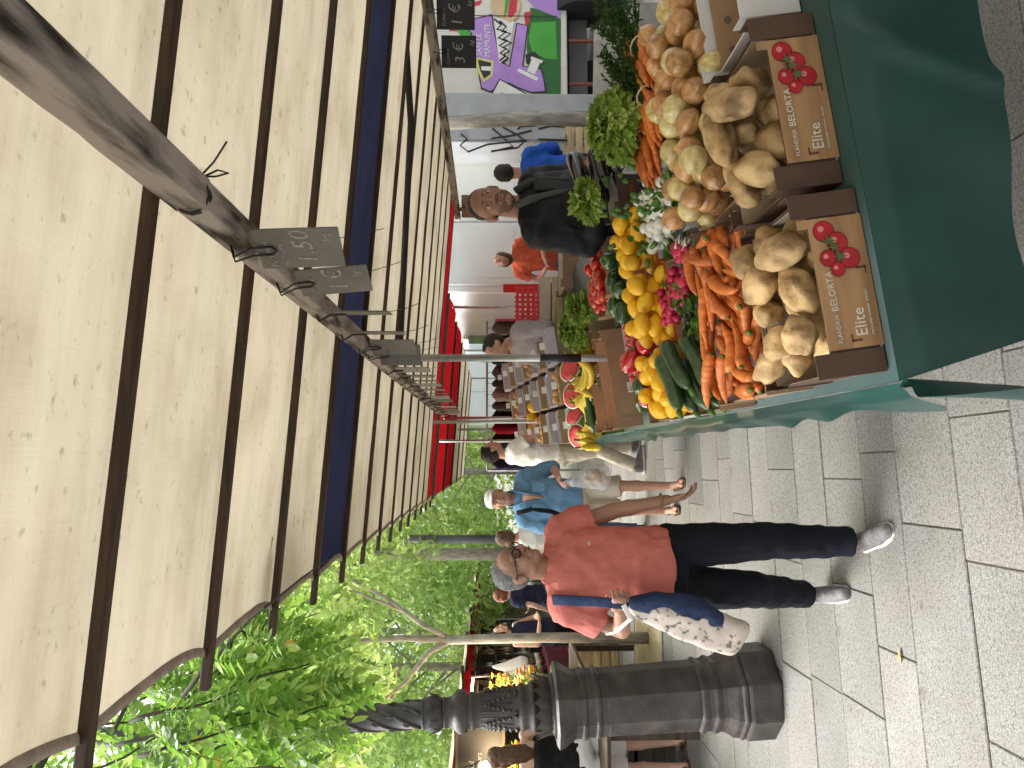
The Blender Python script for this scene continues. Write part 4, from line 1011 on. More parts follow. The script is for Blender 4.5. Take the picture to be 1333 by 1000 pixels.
def person(loc, rz, H, label, skinm, hairm, top, bottom, shoe, J=None, lean=0, twist=0, head=(0, 0, 0), sleeve='short', legs='long', hair='short', vox=.010,
           belly=1.0, hips=1.0, hands=(.4, .4), handt=None, glasses=False, cap_=None, foot='shoe', tuck=False, hem=0, lw=1.0, bulk=1.0, hvox=None, beard=None, strapless=False):
    s = H / 1.70
    root = empty('person', loc, rz, label, 'person'); root.scale = (s, s, s)
    j = {'hipR': (.092, 0, .90), 'hipL': (-.092, 0, .90), 'kneeR': (.10, .02, .49), 'kneeL': (-.10, .02, .49), 'ankR': (.10, -.02, .09), 'ankL': (-.10, -.02, .09),
         'elR': (.26, -.03, 1.12), 'elL': (-.26, -.03, 1.12), 'wrR': (.28, .06, .88), 'wrL': (-.28, .06, .88), 'footR': (.05, 1, 0), 'footL': (-.05, 1, 0)}
    if J: j.update(J)
    j = {k: V(v) for k, v in j.items()}
    def T(p):
        p = V(p); d = p - V((0, 0, .95)); d = Matrix.Rotation(-lean, 3, 'X') @ d; d = Matrix.Rotation(twist, 3, 'Z') @ d
        return V((0, 0, .95)) + d
    shR, shL = T((.175, -.005, 1.385)), T((-.175, -.005, 1.385))
    b = MB()
    # torso core, neck
    b.tube([T((0, 0, .86)), T((0, 0, 1.0)), T((0, .005, 1.2)), T((0, 0, 1.38)), T((0, -.01, 1.44))], [(.13, .09), (.12, .09), (.14, .09), (.13, .075), (.05, .05)], 16, up=(1, 0, 0))
    hc = T((0, .018, 1.585))
    b.cap(T((0, -.018, 1.40)), hc + V((0, -.012, -.05)), .058, .055, 14)
    b.cap(T((0, -.012, 1.41)), shR * .75 + T((0, -.012, 1.38)) * .25, .036, .042); b.cap(T((0, -.012, 1.41)), shL * .75 + T((0, -.012, 1.38)) * .25, .036, .042)
    Hm = Matrix.Rotation(head[0], 3, 'Z') @ Matrix.Rotation(-head[1], 3, 'X') @ Matrix.Rotation(head[2], 3, 'Y')
    def hd(p): return hc + Hm @ V(p)
    def he(c, r_): b.ell(hd(c), r_, Hm, 18, 12)
    he((0, -.014, .032), (.075, .095, .083)); he((0, .020, -.028), (.061, .071, .082)); he((0, .050, -.083), (.032, .034, .026)); he((0, .03, .045), (.064, .062, .05)); he((0, .005, -.05), (.056, .06, .055))
    for q in (-1, 1):
        he((q * .03, .081, .027), (.028, .013, .009)); he((q * .036, .058, -.026), (.024, .028, .030)); he((q * .040, .015, -.062), (.02, .04, .024))
        he((q * .077, -.012, -.006), (.010, .020, .032)); he((q * .083, -.018, .004), (.006, .018, .025)); he((q * .013, .103, -.024), (.010, .011, .009))
        he((q * .031, .0775, -.004), (.018, .010, .007)); he((q * .031, .0785, .0175), (.018, .010, .0055))
    b.cap(hd((0, .086, .018)), hd((0, .112, -.02)), .0085, .0125, 10)
    he((0, .090, -.049), (.023, .010, .0065)); he((0, .088, -.060), (.020, .010, .0065)); he((0, .075, -.052), (.03, .02, .02))
    # arms and hands
    for q, sh_, el, wr, cu in ((1, shR, j['elR'], j['wrR'], hands[0]), (-1, shL, j['elL'], j['wrL'], hands[1])):
        b.cap(sh_, el, .050, .040)
        mid = el.lerp(wr, .3); b.cap(el, mid, .039, .041); b.cap(mid, wr, .040, .026)
        a = (wr - el).normalized()
        ht = (handt or {}).get(q)
        hand(b, wr, (ht[1] if ht and ht[1] else a), ht[0] if ht else V((-q * .3, 1, 0)), cu)
    # legs
    for q, h_, k_, an, fd in ((1, j['hipR'], j['kneeR'], j['ankR'], j['footR']), (-1, j['hipL'], j['kneeL'], j['ankL'], j['footL'])):
        th = .062 if legs == 'long' else .078
        b.cap(h_, k_, th, .050); cm = k_.lerp(an, .3) + V((0, -.012, 0))
        b.cap(k_, cm, .047, .052 if legs != 'long' else .045); b.cap(cm, an, .050 if legs != 'long' else .042, .033)
        f = V((fd.x, fd.y, fd.z)).normalized(); up_ = V((0, 0, 1))
        heel = an + V((0, 0, -.06)) - f * .04; ball = heel + f * .16 + V((0, 0, -.005)) ; toe = heel + f * .215 + V((0, 0, -.008))
        if fd.z: ball = heel + f * .16; toe = heel + f * .21
        b.cap(an, heel, .036, .028); b.cap(an + f * .02 + V((0, 0, -.02)), ball, .036, .026); b.cap(ball - V((f.y, -f.x, 0)) * .018, toe - V((f.y, -f.x, 0)) * .018, .022, .015); b.cap(ball + V((f.y, -f.x, 0)) * .018, toe + V((f.y, -f.x, 0)) * .018 - f * .02, .022, .014)
        # shoes
        sm = MB()
        side = V((f.y, -f.x, 0))
        if foot == 'shoe':
            sm.cap(heel + V((0, 0, .012)), heel + V((0, 0, .055)), .040, .042); sm.cap(heel, ball, .040, .043); sm.cap(ball, toe + f * .01, .043, .034); sm.cap(heel + V((0, 0, .05)), ball + V((0, 0, .012)), .036, .034)
            so = MB()
            base = min(heel.z, toe.z) - .03
            n_ = (f.cross(side)).normalized(); n_ = n_ if n_.z > 0 else -n_
            pts = []
            for tt, wd in ((-.05, .025), (-.03, .04), (.05, .042), (.15, .050), (.22, .042), (.255, .02)):
                pts.append((heel + f * tt + side * wd - n_ * .037, heel + f * tt - side * wd - n_ * .037))
            loop = [p_[0] for p_ in pts] + [p_[1] for p_ in reversed(pts)]
            so.extr(loop, n_ * .024)
            o_ = remesh(sm.build('shoe', shoe[0], root, smooth=True), .006 if vox < .008 else .012, 4)
            so.build('sole', shoe[1], o_, bevel=.005)
        else:
            n_ = V((0, 0, 1)); pts = []
            for tt, wd in ((-.05, .025), (-.03, .036), (.05, .036), (.15, .046), (.22, .04), (.25, .02)):
                pts.append((heel + f * tt + side * wd - n_ * .036, heel + f * tt - side * wd - n_ * .036))
            so = MB().extr([p_[0] for p_ in pts] + [p_[1] for p_ in reversed(pts)], n_ * .016)
            so.tube([heel + f * .14 + side * .046 - n_ * .02, heel + f * .12 + n_ * .03, heel + f * .14 - side * .046 - n_ * .02], .012, 6)
            so.tube([heel - f * .03 + side * .036, heel + f * .03 + n_ * .05, heel - f * .03 - side * .036], .009, 6)
            so.build('sandal', shoe[0], root)
    remesh(b.build('body', skinm, root, smooth=True), vox * (.6 if vox < .008 else .62), 4, fac=.5)
    # top garment
    k = bulk; bl = belly
    tm = MB(); dz = hem
    sec = [(.87 + dz, .178 * hips, .135 * bl, .008), (.96, .178 * hips, .142 * bl, .014), (1.06, .170 * k, .140 * bl, .018), (1.16, .172 * k, .128 * (bl * .5 + .5), .014), (1.27, .186 * k, .122, .006), (1.35, .186 * k, .108, .0), (1.405, .135 * k, .082, -.008), (1.435, .085, .070, -.012), (1.452, .066, .062, -.012)]
    if top:
        if strapless: sec = sec[:5] + [(1.32, .15, .10, 0)]
        tm.tube([T((0, e[3], e[0])) for e in sec], [(e[1], e[2]) for e in sec], 28, up=T((1, 0, .95)) - T((0, 0, .95)), sq=2.25)
        if sleeve != 'none' and not strapless:
            for sh_ in (shR, shL): tm.cap(T((0, -.012, 1.415)), sh_ * .85 + T((0, -.012, 1.40)) * .15, .056, .062 * k)
        frac = {'short': (.62, 0), 'long': (1, .97), 'elbow': (1, .05), 'none': (.0, 0)}[sleeve]
        if sleeve != 'none':
            for sh_, el, wr in ((shR, j['elR'], j['wrR']), (shL, j['elL'], j['wrL'])):
                inn = sh_ * .8 + T((0, 0, 1.37)) * .2
                e1 = sh_.lerp(el, frac[0])
                w0, w1 = (.074 * k, .070 * k) if sleeve == 'short' else (.076 * k, .060 * k)
                tm.tube([inn, sh_, e1], [w0 * .95, w0, w1], 14)
                if frac[1]:
                    e2 = el.lerp(wr, frac[1]); tm.ell(el, .058 * k); tm.tube([el, el.lerp(e2, .5), e2], [.057 * k, .054 * k, .043 * k], 14)
        ot = remesh(tm.build('shirt' if sleeve != 'long' else 'jacket', top, root, smooth=True), vox, 5, .034, .10)
    # trousers, shorts
    bmx = MB()
    bmx.tube([T((0, .004, 1.0 if tuck else .97)), V((0, .004, .90)), V((0, 0, .83)), V((0, 0, .80))], [(.164 * hips, .128 * bl), (.178 * hips, .138), (.172 * hips, .125), (.12, .09)], 24, up=(1, 0, 0), sq=2.3)
    for h_, k_, an in ((j['hipR'], j['kneeR'], j['ankR']), (j['hipL'], j['kneeL'], j['ankL'])):
        if legs == 'long':
            bmx.tube([h_ + V((0, 0, .0)), h_.lerp(k_, .35), k_, k_.lerp(an, .5), k_.lerp(an, .90), k_.lerp(an, .985)], [(.096 * lw, .104 * lw), (.094 * lw, .098 * lw), (.076 * lw, .078 * lw), (.068 * lw, .072 * lw), (.062 * lw, .068 * lw), (.064 * lw, .072 * lw)], 16)
        elif legs == 'shorts':
            bmx.tube([h_, h_.lerp(k_, .5), h_.lerp(k_, .93)], [(.10, .105), (.10, .10), (.094, .094)], 16)
    if legs != 'skirt':
        remesh(bmx.build('trousers' if legs == 'long' else 'shorts', bottom, root, smooth=True), vox, 4, .02, .08)
    # hair
    if hair:
        hm = MB()
        def hh(c, r_): hm.ell(hd(c), r_, Hm, 18, 12)
        if hair in ('short', 'buzz'):
            e = .004 if hair == 'buzz' else .012
            hh((0, -.026, .045), (.074 + e, .086 + e, .076 + e)); hh((0, -.045, .01), (.070 + e, .060 + e, .06 + e))
            if hair == 'short': hh((0, .03, .092), (.05, .05, .032))
        else:
            hh((0, -.022, .048), (.086, .094, .083)); hh((0, -.055, -.02), (.082, .062, .085)); hh((.055, -.01, -.01), (.034, .05, .075)); hh((-.055, -.01, -.01), (.034, .05, .075))
            if hair == 'long':
                hm.tube([hd((0, -.075, .02)), hd((0, -.09, -.1)), hd((.01, -.085, -.2)), hd((0, -.075, -.30))], [(.07, .045), (.085, .045), (.075, .04), (.03, .02)], 12)
            if hair == 'bun': hh((0, -.10, .06), (.04, .04, .04))
        remesh(hm.build('hair', hairm, root, smooth=True), vox * .8, 2, .012 if hair != 'buzz' else .003, .03)
        bw = MB()
        for q in (-1, 1): bw.cap(hd((q * .014, .0925, .034)), hd((q * .048, .076, .034)), .0035, .0028, 6)
        bw.build('eyebrows', hairm, root, smooth=True)
    for q in (-1, 1):
        o_ = MB().ell(hd((q * .031, .0735, .0075)), .0128, None, 10, 8).build('eye', m_eye, root, smooth=True)
        MB().ell(hd((q * .031, .0815, .0075)), (.0068, .0068, .0068), None, 8, 6).build('iris', m_iris, o_, smooth=True)
    MB().cap(hd((-.02, .0985, -.0545)), hd((.02, .0985, -.0545)), .0022, .0022, 6).build('mouth', pm('lip_line', (.18, .06, .05), .5), root, smooth=True)
    if beard:
        bd = MB(); bd.ell(hd((0, .0215, -.040)), (.0600, .0705, .0765), Hm, 20, 14); bd.ell(hd((0, .0915, -.039)), (.024, .008, .0045), Hm, 10, 6)
        bd.build('stubble', beard, root, smooth=True)
    if glasses:
        gl = MB()
        for q in (-1, 1):
            gl.tube([hd((q * (.034 + .025 * math.cos(a_)), .099 - .006 * math.cos(a_), .006 + .019 * math.sin(a_))) for a_ in [i * math.pi / 8 for i in range(17)]], .0038, 6)
            gl.tube([hd((q * .058, .093, .012)), hd((q * .077, .06, .014)), hd((q * .084, -.01, .010))], .0042, 6)
        gl.tube([hd((-.01, .104, .010)), hd((.01, .104, .010))], .0028, 6)
        gl.build('glasses', pm('black_frame', (.015, .015, .018), .35), root, smooth=True)
    if cap_:
        cm_ = MB(); cm_.ell(hd((0, -.015, .075)), (.088, .104, .058), Hm, 18, 10); cm_.tube([hd((0, -.012, .045)), hd((0, -.012, .082))], [(.089, .104), (.089, .104)], 20, up=Hm @ V((1, 0, 0)))
        bl_ = MB().tube([hd((0, .06, .055)), hd((0, .115, .048)), hd((0, .15, .040))], [(.075, .012), (.065, .010), (.035, .006)], 12, up=Hm @ V((1, 0, 0)))
        n0 = len(cm_.v); cm_.v += bl_.v; cm_.f += [tuple(i + n0 for i in f_) for f_ in bl_.f]
        remesh(cm_.build('cap', cap_, root, smooth=True), vox, 2)
    return root, T, hd, j

s_tan = skin('skin_tan', (.36, .205, .14)); s_fair = skin('skin_fair', (.58, .36, .27)); s_rosy = skin('skin_rosy', (.55, .30, .22)); s_brown = skin('skin_brown', (.37, .20, .135))
h_grey = pm('hair_grey', (.13, .125, .125), .8, .4, 60, c2=(.27, .265, .265), bump=.6, bscale=220); h_dark = pm('hair_dark', (.018, .014, .012), .5, .3, 40, bump=.6, bscale=160)
h_brown = pm('hair_brown', (.10, .05, .025), .5, .35, 40, bump=.7, bscale=90, stretch=(3, 3, .5)); h_auburn = pm('hair_auburn', (.22, .07, .03), .5, .3, 40, bump=.7, bscale=90, stretch=(3, 3, .5))
f_coral = fabric('coral_cotton', (.57, .175, .145), .9, .25, 16); f_navy = fabric('black_navy_cloth', (.010, .012, .019), .9, .2, 14); f_white = fabric('white_cotton', (.76, .76, .78)); f_denim = fabric('denim_shirt', (.15, .29, .47), .9, .3, 18)
f_beige = fabric('beige_cloth', (.55, .49, .40)); f_black = fabric('black_jacket', (.014, .015, .017), .55, .25, 10); f_grey = fabric('mauve_grey', (.30, .265, .28)); f_jean = fabric('blue_jeans', (.05, .10, .20)); f_orange = fabric('orange_knit', (.62, .12, .06)); f_blue = fabric('royal_blue', (.02, .09, .42)); f_blk = fabric('black_cloth', (.012, .012, .013)); f_nav2 = fabric('navy_top', (.018, .022, .05))
sh_light = (pm('shoe_knit_grey', (.20, .19, .19), .8, .35, 60), pm('sole_white', (.66, .64, .58), .7, .1)); sh_dark = (pm('shoe_dark', (.03, .03, .03), .7), pm('sole_grey', (.35, .34, .33), .7))
sd_brown = (pm('sandal_brown', (.12, .06, .03), .7), m_tyre)

# 1 the man in the coral polo shirt walking towards the camera
man, T, hd, j = person((-.50, 3.52, 0), R(195), 1.645, 'grey haired man in coral polo shirt and dark trousers walking with a tote bag', s_tan, h_grey, f_coral, f_navy, sh_light,
    {'kneeL': (-.095, .16, .49), 'ankL': (-.085, .21, .085), 'kneeR': (.10, -.02, .48), 'ankR': (.105, -.27, .15), 'footR': (.06, 1, -.42), 'footL': (-.08, 1, 0.0),
     'elL': (-.265, .02, 1.12), 'wrL': (-.30, .09, .88), 'elR': (.275, -.05, 1.105), 'wrR': (.205, .165, 1.145), 'hipL': (-.092, .02, .9), 'hipR': (.092, -.02, .9)},
    lean=R(2), twist=R(4), head=(R(46), R(-4), R(3)), hair='buzz', vox=.0065, hem=.045, lw=1.1, belly=1.22, hips=1.08, bulk=1.11, hands=(1.05, .35), handt={1: (V((-.2, .2, 1)), V((-.5, .8, .05))), -1: (V((.3, 1, 0)), None)}, glasses=True)
# collar, placket, crest, watch
m_ = MB()
for q in (-1, 1):
    m_.add([T((q * .012, .062, 1.425)), T((q * .055, .055, 1.47)), T((q * .085, .03, 1.462)), T((q * .075, .078, 1.395)), T((q * .03, .088, 1.385))], [(0, 1, 2, 3, 4)])
m_.tube([T((.066 * math.cos(a_), -.012 + .066 * math.sin(a_), 1.452 - .012 * math.sin(a_))) for a_ in [i * math.pi / 10 for i in range(21)]], .010, 6)
m_.build('collar', f_coral, man, smooth=True)
MB().tube([T((-.098, .113, 1.268)), T((-.092, .116, 1.262)), T((-.084, .118, 1.268)), T((-.08, .119, 1.262))], [.002, .006, .0055, .002], 6).build('chest_crest', pm('crest_green', (.55, .56, .48), .8), man)
wr = j['wrR']; m_ = MB().tube([wr + V((0, -.02, -.0)) + V((.024 * math.cos(a_), -.012 * math.cos(a_), .026 * math.sin(a_))) for a_ in [i * math.pi / 8 for i in range(17)]], .004, 6)
m_.build('bracelet', pm('dark_leather', (.04, .02, .015), .6), man)
wl_ = j['wrL']; MB().tube([wl_ + V((0, 0, .03)) + V((.028 * math.cos(a_), .028 * math.sin(a_), .004 * math.sin(a_))) for a_ in [i * math.pi / 8 for i in range(17)]], .007, 6).build('watch_strap', pm('tan_leather', (.25, .16, .08), .6), man)
# tote bag held by its strap
def mw(p): return man.matrix_basis @ V(p)
tote = empty('tote_bag', mw((.2, .2, .9)), 0, 'navy and beige printed tote bag hanging from the hand of the man in coral', 'bag')
f_print = pm('printed_canvas', (.16, .13, .12), .9, 0, 38, bump=.2, lo=.36, hi=.42, c2=(.50, .44, .385), detail=2)
f_navbag = fabric('navy_canvas_bag', (.022, .035, .085))
Hd = mw((.18, .23, 1.11)); dn = mw((.33, .12, .60))
mid = Hd.lerp(dn, .5)
sd_ = V((.62, -.35, 0)).normalized()
m_ = MB().tube([Hd + V((0, 0, .0)), Hd.lerp(dn, .12), Hd.lerp(dn, .45), Hd.lerp(dn, .8), Hd.lerp(dn, .97), dn], [(.022, .018), (.05, .03), (.082, .042), (.098, .040), (.085, .026), (.05, .012)], 14, up=sd_, sq=3.2)
remesh(m_.build('bag_body', f_print, tote, smooth=True, world=True), .008, 4, .022, .13)
off = V((.035, -.02, 0))
m_ = MB().tube([Hd + off * .2, Hd.lerp(dn, .2) + off, Hd.lerp(dn, .5) + off * 1.35, Hd.lerp(dn, .8) + off * .9], [(.02, .02), (.06, .032), (.085, .04), (.05, .024)], 12, up=sd_, sq=3)
remesh(m_.build('navy_panel', f_navbag, tote, smooth=True, world=True), .008, 4, .022, .1)
sp = [mw(T((.155, .06, 1.435))), mw(T((.165, .105, 1.36))), mw(T((.175, .145, 1.27))), Hd + V((0, 0, .05)), Hd]
MB().tube(sp, [(.022, .003)] * 5, 8, up=RGT, sq=4).build('strap', f_navbag, tote, world=True, smooth=True)
MB().tube([Hd + V((0, -.02, .03)), Hd + V((-.06, -.01, .0)), mw((.29, .13, 1.16)), mw((.30, .10, 1.20))], [(.011, .002)] * 4, 8, up=(0, 0, 1), sq=4).build('ticket_ribbon', f_white, tote, world=True)

# 2 the man in denim shirt and white cap with a clear bag
bman, T, hd, j = person((-.37, 6.85, 0), R(188), 1.70, 'man in blue denim shirt, beige shorts and white cap carrying a clear plastic bag', s_rosy, h_grey, f_denim, f_beige, sd_brown,
    {'kneeL': (-.10, .12, .49), 'ankL': (-.10, .13, .09), 'kneeR': (.10, .05, .49), 'ankR': (.10, -.10, .10), 'elL': (-.29, -.04, 1.10), 'wrL': (-.15, .16, 1.06), 'elR': (.27, -.02, 1.1), 'wrR': (.2, .15, .98)},
    head=(R(-8), R(-10), 0), sleeve='elbow', legs='shorts', hair='buzz', belly=1.12, cap_=f_white, foot='sandal', vox=.010, bulk=1.08)
m_ = MB()
for q in (-1, 1):
    m_.tube([T((q * .03, -.075, 1.475)), T((q * .065, -.01, 1.485)), T((q * .062, .06, 1.45)), T((q * .035, .135, 1.36)), T((q * .02, .155, 1.25))], [(.006, .022), (.006, .026), (.006, .03), (.006, .022), (.005, .008)], 8)
m_.build('collar', f_denim, bman, smooth=True)
MB().tube([T((0, .118, 1.38)), T((0, .145, 1.28)), T((0, .152, 1.2))], [(.035, .008), (.02, .006), (.004, .004)], 8, up=(1, 0, 0)).build('open_neck', s_rosy, bman, smooth=True)
for q in (-1, 1):
    MB().tube([T((q * .09, .146, 1.30)), T((q * .09, .152, 1.22)), T((q * .09, .156, 1.19))], [(.045, .004), (.045, .004), (.03, .004)], 8, up=(1, 0, 0), sq=4).build('pocket', f_denim, bman)
pb = empty('plastic_bag', bman.matrix_basis @ V((-.11, .25, 1.05)), 0, 'clear plastic bag of bread held by the man in the white cap', 'bag')
m_bag = glassy('clear_plastic', (.80, .84, .88), .32, .2)
m_ = MB().tube([(0, 0, 0), (.02, -.02, -.1), (.05, -.03, -.24), (.05, -.03, -.36), (.04, -.03, -.41)], [.015, .05, .10, .12, .06], 14)
remesh(m_.build('bag_film', m_bag, pb, smooth=True), .012, 2, .03, .04)
MB().ell((.055, -.03, -.31), (.07, .06, .07)).ell((.03, -.02, -.25), (.04, .04, .06)).build('bread', pm('bread', (.42, .24, .12), .8, .3, 12, bump=.3), pb, smooth=True)
st_ = MB().tube([T((.13, .10, 1.43)), T((.10, .145, 1.30)), T((.12, .165, 1.15)), T((.17, .12, 1.0))], [(.02, .006)] * 4, 8, up=(1, 0, 0)); st_.build('bag_strap', f_blk, bman, smooth=True)
# 3 the man in white tee choosing fruit
person((.02, 8.4, 0), R(-74), 1.76, 'dark haired man in white tee shirt and beige trousers reaching over the fruit', s_rosy, h_dark, f_white, f_beige, sh_light,
    {'elR': (.25, .16, 1.16), 'wrR': (.16, .38, 1.20), 'elL': (-.24, .12, 1.15), 'wrL': (-.14, .34, 1.12), 'kneeL': (-.1, .08, .49), 'ankL': (-.1, .12, .09), 'ankR': (.10, -.14, .1)},
    lean=R(2), head=(R(6), R(-14), 0), hair='short', vox=.012)
# 4 the seller in black
dl, T, hd, j = person((1.27, 3.80, 0), R(208), 1.77, 'stallholder in open black jacket standing behind the aubergines', s_brown, h_dark, f_black, f_blk, sh_dark,
    {'elR': (.235, -.02, 1.12), 'wrR': (.12, .22, 1.06), 'elL': (-.235, .0, 1.12), 'wrL': (-.06, .21, 1.10)}, head=(R(-34), R(-6), 0), sleeve='long', hair='buzz', vox=.009, bulk=1.04, hips=1.05, belly=1.12,
    hands=(.6, .5), handt={-1: (V((0, .2, 1)), V((.75, .5, .15)))}, beard=pm('stubble', (.20, .105, .07), .8, .25, 120))
m_ = MB()
for q in (-1, 1): m_.tube([T((q * .05, .05, 1.47)), T((q * .06, .10, 1.40)), T((q * .045, .128, 1.28)), T((q * .03, .14, 1.15))], [(.012, .022), (.012, .026), (.010, .02), (.008, .01)], 8)
m_.build('lapel', fabric('grey_lining', (.09, .09, .085)), dl, smooth=True)
MB().tube([T((-.02, .126, 1.38)), T((0, .135, 1.25)), T((0, .14, 1.1))], [(.05, .01), (.035, .008), (.02, .006)], 8, up=(1, 0, 0)).build('undershirt', fabric('dark_grey_tee', (.05, .05, .05)), dl, smooth=True)
# 5 the shopper in royal blue with back turned
person((2.62, 6.9, 0), R(-20), 1.62, 'person in royal blue top with back turned behind the stallholder', s_brown, h_dark, f_blue, f_blk, sh_dark, {'elR': (.25, .1, 1.13), 'wrR': (.15, .28, 1.05), 'elL': (-.25, .1, 1.13), 'wrL': (-.15, .28, 1.05)}, sleeve='long', head=(0, R(-12), 0), vox=.013)
# 6 the woman in orange bending over
person((2.45, 9.2, 0), R(150), 1.66, 'woman in orange top and jeans with brown hair bowing her head', s_rosy, h_brown, f_orange, f_jean, sh_dark, {'elR': (.27, .12, 1.10), 'wrR': (.06, .30, 1.02), 'elL': (-.27, .12, 1.10), 'wrL': (-.06, .31, 1.05)}, lean=R(16), head=(0, R(-55), 0), sleeve='short', hair='bob', vox=.013)
# 7 stall helper in mauve grey jacket
person((1.12, 6.95, 0), R(118), 1.74, 'stall helper in mauve grey jacket leaning over the fruit boxes', s_rosy, h_dark, f_grey, f_blk, sh_dark, {'elR': (.27, .12, 1.12), 'wrR': (.12, .36, 1.05), 'elL': (-.27, .14, 1.12), 'wrL': (-.12, .38, 1.06)}, lean=R(12), head=(R(-10), R(-20), 0), sleeve='long', vox=.012, bulk=1.1)
# 8, 9 two women at the wine stall, 10 woman beyond the lamp post, 11 woman behind the walking man
person((-2.28, 10.2, 0), R(-120), 1.64, 'dark haired woman in black sleeveless top and long black apron at the wine stall', s_fair, h_dark, f_nav2, f_blk, sh_dark, {'elR': (.26, .06, 1.10), 'wrR': (.08, .24, 1.08), 'elL': (-.26, .06, 1.10), 'wrL': (-.06, .24, 1.12)}, head=(R(20), R(-12), 0), sleeve='none', hair='bob', vox=.013)
person((-1.98, 11.3, 0), R(60), 1.62, 'auburn haired woman in navy top seen beside the forked tree', s_fair, h_auburn, f_nav2, f_jean, sh_dark, {'elR': (.26, .08, 1.12), 'wrR': (.1, .26, 1.15)}, sleeve='short', hair='bob', vox=.013)
person((-2.52, 6.75, 0), R(35), 1.68, 'woman with long auburn brown hair and black strap top beyond the lamp post', s_fair, h_brown, f_blk, f_white, sd_brown, {'kneeR': (.09, .04, .49)}, sleeve='none', hair='long', legs='shorts', foot='sandal', vox=.012, strapless=True)
person((-.86, 8.3, 0), R(10), 1.60, 'woman in white top with blue straps half hidden behind the man in coral', s_rosy, h_brown, f_white, f_jean, sh_dark, {'elR': (.25, .08, 1.12), 'wrR': (.2, .25, 1.0)}, sleeve='short', hair='bob', vox=.013)
# ------------------------------------------------------------------ produce and boxes
def blob(name, mat, r, amp, fr, seed, nu=24, nv=18, fn=None):
    m = MB().ell((0, 0, 0), 1.0, None, nu, nv); vs = []
    for p in m.v:
        p = V(p); k = 1 + amp * noise.noise(p * fr + V((seed * 7.3, seed, 0)))
        q = V((p.x * r[0] * k, p.y * r[1] * k, p.z * r[2] * k))
        if fn: q = fn(q, p)
        vs.append(tuple(q))
    m.v = vs
    return m.mesh(name, mat, True)
m_pot = pm('potato_skin', (.30, .175, .07), .7, .45, 16, c2=(.53, .36, .165), bump=.5, bscale=60, rnd=.16, detail=9, lo=.34, hi=.58)
m_car = pm('carrot_skin', (.55, .12, .02), .42, .3, 12, c2=(.72, .23, .05), bump=.5, bscale=9, stretch=(7, 1.2, 1.2), rnd=.16, detail=7)
m_oni = pm('onion_skin', (.42, .17, .05), .28, .35, 14, c2=(.66, .38, .15), rnd=.2, bump=.25, bscale=25, stretch=(4, 4, .5), spec=.55, coat=.25)
m_oni2 = pm('pale_onion_skin', (.50, .36, .10), .28, .3, 14, c2=(.70, .60, .28), rnd=.14, stretch=(4, 4, .5), spec=.55, coat=.25)
m_lem = pm('lemon_peel', (.80, .45, .015), .42, .1, 12, bump=.25, bscale=140, rnd=.08)
m_rpep = pm('red_pepper_skin', (.50, .012, .015), .15, .15, 8, spec=.6, coat=.4); m_gpep = pm('green_pepper_skin', (.025, .075, .018), .2, .2, 8, spec=.6, coat=.3)
m_zuc = pm('courgette_skin', (.022, .06, .018), .3, .3, 40, c2=(.05, .105, .035), spec=.5, coat=.2); m_aub = pm('aubergine_skin', (.008, .004, .010), .12, .2, spec=.7, coat=.5)
m_tom = pm('tomato_skin', (.58, .035, .015), .18, .12, 8, spec=.6, coat=.3); m_rad = pm('radish_skin', (.48, .02, .07), .35, .2, 8, rnd=.15); m_whi = pm('white_bulb', (.72, .71, .60), .4, .1, 8, c2=(.8, .8, .72), sss=.1)
m_ban = pm('banana_peel', (.70, .47, .03), .5, .12, 10, c2=(.72, .55, .06), rnd=.06); m_bant = pm('banana_tip', (.22, .20, .04), .7); m_wred = pm('watermelon_flesh', (.62, .06, .06), .4, .15, 14); m_wgrn = pm('watermelon_rind', (.10, .20, .06), .4, .3, 14); m_wwht = pm('watermelon_white', (.70, .72, .52), .5)
m_leafg = leafmat('herb_leaf', (.03, .10, .012), (.07, .18, .02), (.15, .28, .05), .4, .45); m_let = leafmat('lettuce_leaf', (.17, .29, .04), (.30, .44, .08), (.48, .58, .18), .45, .45)
m_grn = pm('green_stalk', (.07, .17, .03), .45, .3); m_dill = leafmat('carrot_top_leaf', (.02, .06, .008), (.04, .10, .015), (.07, .15, .03), .35)
m_root = pm('pale_root', (.55, .45, .30), .8)
POT = [blob('potato', m_pot, (.055 * a, .040 * b, .036 * c), .28, 1.5, k) for k, (a, b, c) in enumerate(((1, 1, 1), (1.15, 1.05, 1), (.85, .95, 1), (1.2, .9, .9), (1.0, 1.1, .95)))]
YAM = [blob('potato', m_pot, (.088 * a, .039 * b, .037), .33, 1.3, 20 + k) for k, (a, b) in enumerate(((1, 1), (1.15, 1.0), (.85, 1.15), (1.05, 1.2)))]
def carrot_mesh(seed, L, R0):
    r = random.Random(seed); pts, rs = [], []; bx_, by_ = r.uniform(-.012, .012), r.uniform(-.012, .012)
    for k in range(12):
        t = k / 11; pts.append((L * (t - .5), bx_ * math.sin(t * 3.1) * 1.3, by_ * math.sin(t * 2.6)))
        e = R0 * (1 - .62 * t ** 1.15) * (1 + .05 * math.sin(t * 31 + seed))
        if t == 0: e *= .55
        if k == 1: e *= .93
        if t > .9: e *= .75
        if t == 1: e *= .35
        rs.append(e)
    m = MB().tube(pts, rs, 10)
    return m.mesh('carrot', m_car, True)
CAR = [carrot_mesh(k, L, r0) for k, (L, r0) in enumerate(((.17, .019), (.19, .021), (.15, .022), (.18, .017), (.14, .018)))]
CROWN = MB().tube([(0, 0, 0), (-.006, 0, 0)], [.008, .004], 8).mesh('stalk_scar', m_grn, True)
